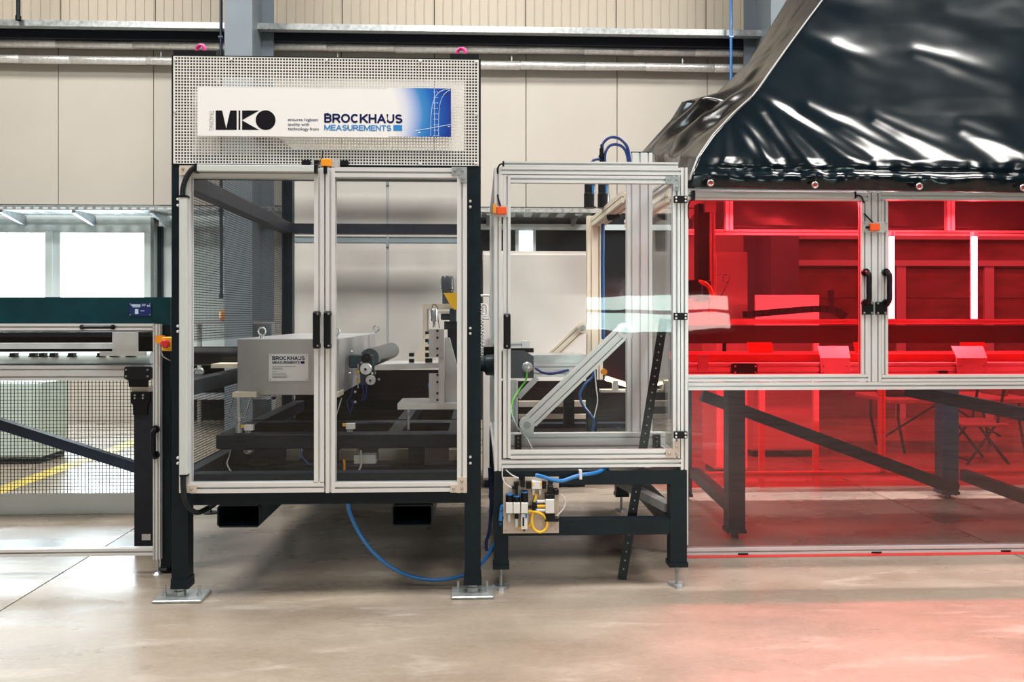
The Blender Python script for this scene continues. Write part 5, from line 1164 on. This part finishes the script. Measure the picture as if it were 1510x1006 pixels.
# LED tubes lighting the inside
for px, lab in ((1437, 'white glowing upright tube lamp behind the right red door'), (1315, 'white glowing upright tube lamp beside the right door handle'), (1195, 'white tube lamp hidden high in the left red bay')):
    if px == 1195: continue
    Yq = 5.22; p = W(px, 470, Yq); q = W(px, 349, Yq)
    t = thing('tube_lamp', (p.x, Yq, p.z), lab, 'lamp', 'upright tube lamps in the red guard')
    m = MB(); m.cyl((p.x, Yq, p.z), (p.x, Yq, q.z), 0.016, 12); m.build('tube', 'tube', t, True)
    m = MB(); m.cyl((p.x, Yq, q.z), (p.x, Yq, q.z + .03), .02, 12); m.cyl((p.x, Yq, p.z - .03), (p.x, Yq, p.z), .02, 12); m.box(p.x - .012, p.x + .012, Yq + .018, Yq + .03, p.z - .03, q.z + .03); m.build('socket', 'alu', t)
for xa_, xb_, lab in ((1040, 1270, 'led batten lamp under the tarpaulin over the left red bay'), (1310, 1560, 'led batten lamp under the tarpaulin over the right red bay')):
    Yq = 5.2; a = W(xa_, 280, Yq); b = W(xb_, 280, Yq); z = 2.08
    t = thing('batten_lamp', ((a.x + b.x) / 2, Yq, z), lab, 'lamp', 'batten lamps in the red guard')
    m = MB(); m.box(a.x, b.x, Yq - .04, Yq + .04, z + .03, z + .06); m.build('housing', 'alu', t)
    m = MB(); m.box(a.x + .03, b.x - .03, Yq - .03, Yq + .03, z + .012, z + .03); m.build('diffuser', 'batten', t)
    L_ = area('batten_light', ((a.x + b.x) / 2, Yq, z), b.x - a.x - .1, .05, 95, (1, .97, .93), (-.5, 0, 0)); L_.parent = t; L_.location = (0, 0, 0)
# handling unit at the left of the red bay
Yh = 5.0
t = thing('pick_unit', W(1042, 480, Yh), 'upright pick and place unit with orange hoses behind the left red door', 'handling unit')
m = MB(); m.pbox(1030, 300, 1045, 445, Yh, Yh + .1); m.build('column', 'paint_anthracite', t)
m = MB(); m.pv(1047, 1055, 292, 470, Yh - .02, .05); m.build('guide', 'alu', t)
m = MB(); m.pbox(1040, 292, 1056, 312, Yh - .06, Yh - .02); m.build('carriage', 'alu_plate', t)
m = MB(); m.pbox(1016, 413, 1050, 440, Yh - .05, Yh + .05, .008); m.build('gripper', 'black', t)
for k in range(3):
    m = MB(); m.tube([W(1030 + k * 2, 414 + k * 2, Yh - .06), W(1042, 418 + k * 2, Yh - .07), W(1050 - k * 1.5, 430, Yh - .07), W(1054 - k * 2.5, 445, Yh - .06)], .007, 8); m.build('hose', 'orange', t, True)
m = MB(); m.pbox(1034, 420, 1037, 440, Yh - .065, Yh - .05); m.build('air_tube', 'hose_blue', t)
m = MB(); m.tube([W(1055, 405, Yh - .05), W(1072, 405, Yh - .05), W(1076, 409, Yh - .05), W(1072, 417, Yh - .05), W(1066, 415, Yh - .05), W(1067, 407, Yh - .05), W(1073, 405, Yh - .05)], .002, 5); m.tube([W(1074, 415, Yh - .05), W(1066, 432, Yh - .05), W(1058, 442, Yh - .05)], .002, 5); m.build('probe_wire', 'black', t, True)
# cabinet, panel and cable chain behind
cabinet('switch_cabinet', 1056, 371, 1103, 6.4, .4, 'cabinet', 'narrow pale cabinet behind the pick unit in the red bay')
t = thing('cover_panel', W(1160, 475, 6.0), 'flat pale cover panel on posts behind the cable chain', 'panel'); m = MB(); m.pbox(1114, 435, 1208, 480, 6.0, 6.02); m.build('sheet', 'cabinet', t)
for px in (1120, 1200): a, b, c, d = R4(px, 480, px + 8, 600, 6.0); m = MB(); m.box(a, b, 6.0, 6.03, 0, d); m.build('post', 'alu', t)
t = thing('cable_chain', W(1180, 470, 5.4), 'black cable chain with curved end behind the left red door', 'cable chain')
C = [(1098, 464), (1110, 463), (1122, 462), (1134, 461), (1146, 460), (1158, 459), (1170, 458), (1182, 457), (1194, 456), (1206, 455.5), (1218, 456), (1229, 458), (1238, 462), (1245, 468)]
for p_, q_ in zip(C, C[1:]):
    a, b = W(*p_, 5.4), W(*q_, 5.4); m = MB(); m.beam(a, b - (b - a) * .12, .08, .042); m.build('link', 'black', t)
m = MB(); m.pbox(1224, 428, 1230, 454, 5.38, 5.42); m.build('holder', 'black', t)
# long floor tray, folding table and chair beyond the guard
Yq = 6.4; zt = W(1300, 716, Yq).z
t = thing('floor_cable_tray', (W(1200, 740, Yq).x, Yq, 0), 'long perforated cable tray on the floor behind the machines', 'cable tray')
a = W(830, 720, Yq).x; b = W(1700, 720, Yq).x; z0, z1 = .005, W(1300, 716, Yq).z; z0 = W(1300, 730, Yq).z
m = MB(); n = 84; h = z1 - z0; rows = [z0, z0 + h * .18, z0 + h * .36, z0 + h * .62, z0 + h * .8, z1]
for i in (0, 2, 4): m.box(a, b, Yq, Yq + .003, rows[i], rows[i + 1])
for i in range(n): x = a + (b - a) * i / n; w_ = (b - a) / n * .45; m.box(x, x + w_, Yq + .0002, Yq + .0032, rows[1], rows[2]); m.box(x, x + w_, Yq + .0002, Yq + .0032, rows[3], rows[4])
m.build('tray_side', 'zinc', t); m = MB(); m.box(a, b, Yq + .003, Yq + .3, z0, z0 + .003); m.build('tray_bed', 'zinc', t)
for k in range(6): x = a + (b - a) * (k + .5) / 6; m = MB(); m.box(x, x + .05, Yq + .02, Yq + .28, 0, z0); m.build('tray_foot', 'zinc', t)
m = MB(); m.tube([W(822, 716, 6.2), W(835, 727, 6.2), W(848, 722, 6.2), W(862, 735, 6.2)], .008, 6); one('red_cable', 'red', 'loose red cable on the floor tray behind the cage table', 'cable', m, True)
Yq = 7.4
t = thing('folding_table', W(1350, 640, Yq), 'pale folding table with thin legs behind the dark conveyor legs', 'table')
zt = W(1350, 588, Yq).z; a = W(1312, 590, Yq).x; b = W(1530, 590, Yq).x
m = MB(); m.bevbox(a, b, Yq, Yq + .7, zt - .045, zt, .01); m.build('table_top', 'cabinet', t)
for x in (a + .12, b - .12):
    for y in (Yq + .08, Yq + .62): m = MB(); m.tube([(x, y, zt - .045), (x, y, .3), (x + .06, y, 0)], .013, 8, 1); m.build('leg', 'paint_anthracite', t, True)
m = MB(); m.tube([(a + .12, Yq + .35, zt - .4), (a + .7, Yq + .35, zt - .05)], .01, 6, 1); m.tube([(b - .12, Yq + .35, zt - .4), (b - .7, Yq + .35, zt - .05)], .01, 6, 1); m.build('stay', 'paint_anthracite', t, True)
m = MB(); m.bevbox(a + .06, a + .3, Yq + .15, Yq + .4, zt, zt + .05, .02); one('tool_bag', 'rubber', 'dark tool bag lying on the folding table', 'bag', m)
Yq = 6.85
t = thing('folding_chair', W(1455, 690, Yq), 'grey folding chair with crossed legs behind the right red panel', 'chair')
a = W(1424, 625, Yq).x; b = W(1490, 625, Yq).x; zs = W(1450, 624, Yq).z
m = MB(); m.bevbox(a, b, Yq, Yq + .4, zs - .035, zs, .012); m.build('seat', 'grey_plastic', t)
for y in (Yq + .02, Yq + .38):
    m = MB(); m.tube([(a + .02, y, 0), (b - .1, y, zs + .0), (b - .02, y, zs + .4)], .012, 8, 1); m.build('leg', 'paint_anthracite', t, True)
    m = MB(); m.tube([(b, y, 0), (a + .12, y, zs - .02)], .012, 8, 1); m.build('leg', 'paint_anthracite', t, True)
m = MB(); m.bevbox(b - .04, b, Yq + .02, Yq + .38, zs + .22, zs + .42, .01); m.build('backrest', 'grey_plastic', t)
m = MB(); m.cyl((a + .03, Yq + .02, .04), (a + .03, Yq + .38, .04), .01, 8); m.build('crossbar', 'paint_anthracite', t)
cabinet('pale_cabinet', 1110, 470, 1206, 7.3, .5, 'cabinet', 'pale cabinet standing behind the diagonal brace in the red bay')

# ================================================================== TARPAULIN
def seg(p, a, b):
    vx, vy = b[0] - a[0], b[1] - a[1]; L2 = vx * vx + vy * vy
    s = ((p[0] - a[0]) * vx + (p[1] - a[1]) * vy) / L2; s_ = min(1, max(0, s))
    dx, dy = p[0] - a[0] - vx * s_, p[1] - a[1] - vy * s_; return math.hypot(dx, dy), s_
CRE = [((1016, 276), 4.27), ((1020, 258), 4.26), ((1030, 232), 4.31), ((1052, 200), 4.40), ((1082, 168), 4.50), ((1112, 141), 4.58), ((1138, 104), 4.70), ((1165, 66), 4.83), ((1190, 32), 4.95), ((1214, 0), 5.06), ((1250, -52), 5.24), ((1290, -110), 5.44)]
def curve(C, t):
    f = t * (len(C) - 1); i = min(int(f), len(C) - 2); k = f - i
    a, b = W(*C[i][0], C[i][1]), W(*C[i + 1][0], C[i + 1][1]); return a.lerp(b, k)
FOLD = [((1112, 142), (1310, 268), 15, .03), ((1190, 160), (1400, 266), 17, .026), ((1128, 165), (1215, 262), 13, .022), ((1290, 172), (1480, 262), 18, .022), ((1190, 55), (1310, 105), 15, .016), ((1350, 75), (1490, 115), 16, .016), ((1068, 190), (1062, 255), 12, .02), ((1090, 178), (1150, 258), 11, .018), ((1420, 185), (1600, 258), 20, .022), ((1230, 5), (1330, 25), 18, .01), ((1400, 20), (1560, 60), 20, .01)]
GR = [(1048, 270), (1202, 273), (1356, 275), (1509, 277), (1662, 279), (1815, 281)]
from mathutils import noise as MN
def front_disp(px, py):
    d = 0.0
    for a, b, w, amp in FOLD:
        ds, s = seg((px, py), a, b); w2 = w * (0.6 + 0.8 * s); d += amp * math.exp(-(ds / w2) ** 2) * (0.35 + 0.65 * math.sin(math.pi * (0.15 + 0.8 * s)))
    v = Vector((px * .01, py * .016, 2.0)); d += .012 * MN.noise(v) + .0015 * MN.noise(v * 3.1)
    if py > 228:                                   # gathered hem
        k = min(1, (py - 228) / 22.0); x = (px - 1048) / 154.0; x = x - math.floor(x)
        puff = math.sin(math.pi * x) ** 0.6; d += .034 * puff * max(0.0, math.sin(math.pi * min(1, max(0, (py - 249) / 30.0)))) ** 0.7
        d += k * .010 * MN.noise(Vector((px * .06, py * .05, 5))) + k * .003 * MN.noise(Vector((px * .12, py * .1, 8)))
        d -= .012 * math.exp(-((py - 248) / 4.0) ** 2) * k
    return d
t = thing('tarpaulin', (W(1300, 277, 4.3).x, 4.9, W(1300, 277, 4.3).z), 'glossy black tarpaulin cover draped over the red guard', 'tarpaulin')
NU, NV = 150, 250; V = []
for j in range(NU + 1):
    tt = j / NU; c = curve(CRE, tt)
    # pixel row and column of the crease at this height
    f = tt * (len(CRE) - 1); i = min(int(f), len(CRE) - 2); k = f - i
    py = CRE[i][0][1] * (1 - k) + CRE[i + 1][0][1] * k; px0 = CRE[i][0][0] * (1 - k) + CRE[i + 1][0][0] * k
    for q in range(NV + 1):
        s = q / NV; px = px0 + (1950 - px0) * s
        p = W(px, py, c.y); z = c.z - (0.035 * s if py > 240 else 0.035 * s * max(0, (py - 120) / 120.0))
        ed = min(1, s * 14)
        V.append((p.x, c.y - front_disp(px, py) * (0.25 + .75 * ed), z))
m = MB(); m.add(V, [(j * (NV + 1) + i, j * (NV + 1) + i + 1, (j + 1) * (NV + 1) + i + 1, (j + 1) * (NV + 1) + i) for j in range(NU) for i in range(NV)])
o = m.build('front_sheet', 'tarp', t); [setattr(p, 'use_smooth', True) for p in o.data.polygons]
md = o.modifiers.new('thickness', 'SOLIDIFY'); md.thickness = 0.003; md.offset = 1
# end sheet: from the crease back to the far edge
SIL = [((1003, 278), 4.9), ((960, 262), 5.5), ((945, 226), 5.9), ((968, 200), 5.9), ((990, 176), 5.7), ((1006, 150), 5.5), ((1056, 138), 5.9), ((1078, 116), 6.1), ((1104, 92), 6.3), ((1120, 66), 6.4), ((1160, 0), 6.6), ((1230, -110), 6.8)]
NU, NV = 110, 60; V = []
for j in range(NU + 1):
    tt = j / NU; a = curve(CRE, tt); b = curve(SIL, tt)
    for q in range(NV + 1):
        s = q / NV; p = a.lerp(b, s)
        am = .03 * math.sin(math.pi * s)
        n_ = MN.noise(Vector((s * 3.0 + tt * 4, tt * 9 - s * 3, 1.5))) * am + .5 * am * MN.noise(Vector((s * 9, tt * 16 + s * 5, 4.5)))
        lowf = max(0, 1 - abs(tt - .36) / .25); n_ += lowf * .035 * math.sin(math.pi * s) * math.sin(s * 17 + tt * 22)
        V.append((p.x - n_, p.y - n_ * .5, p.z + n_ * .3))
m = MB(); m.add(V, [(j * (NV + 1) + i, (j + 1) * (NV + 1) + i, (j + 1) * (NV + 1) + i + 1, j * (NV + 1) + i + 1) for j in range(NU) for i in range(NV)])
o = m.build('end_sheet', 'tarp_side', t); [setattr(p, 'use_smooth', True) for p in o.data.polygons]
md = o.modifiers.new('thickness', 'SOLIDIFY'); md.thickness = 0.003; md.offset = -1
# welt along the crease and metal eyelets in the hem
m = MB(); m.tube([curve(CRE, k / 40) + Vector((-.004, -.012, .004)) for k in range(2, 41)], .005, 6, 1); m.build('welt', 'grey_plastic', t, True)  # lighter grey paints in the highlight along the crease
for px, py in GR:
    p = W(px, py, 4.22); m = MB(); m.torus(p, (0, 1, 0), .014, .005, 20, 8); e = m.build('eyelet', 'steel', t, True)
    m = MB(); m.cyl(p + Vector((0, .004, 0)), p + Vector((0, .001, 0)), .0095, 14); m.build('lacing', 'red', e)

# rear sheet hanging behind the upper bay
NU, NV = 50, 120; V = []; za, zb_ = W(1300, 341, 5.7).z, 3.8
for j in range(NU + 1):
    s = j / NU; y = 5.68 + 1.05 * s; z = za + (zb_ - za) * s
    xl_ = W(1006, 341, 5.7).x * (1 - s) + W(1230, -110, 6.75).x * s; xr_ = W(1900, 300, 4.6).x
    for q in range(NV + 1):
        u = q / NV; x = xl_ + (xr_ - xl_) * u
        d = .02 * MN.noise(Vector((x * 2.2 + z * 1.5, z * 3, 3))) + .02 * math.sin(x * 7 + z * 9) * (1 - s) + .012 * MN.noise(Vector((x * 6, z * 9, 7)))
        V.append((x, y + d, z))
m = MB(); m.add(V, [(j * (NV + 1) + i, j * (NV + 1) + i + 1, (j + 1) * (NV + 1) + i + 1, (j + 1) * (NV + 1) + i) for j in range(NU) for i in range(NV)])
o = m.build('rear_sheet', 'tarp_inner', t); [setattr(p, 'use_smooth', True) for p in o.data.polygons]
md = o.modifiers.new('thickness', 'SOLIDIFY'); md.thickness = 0.003; md.offset = 1
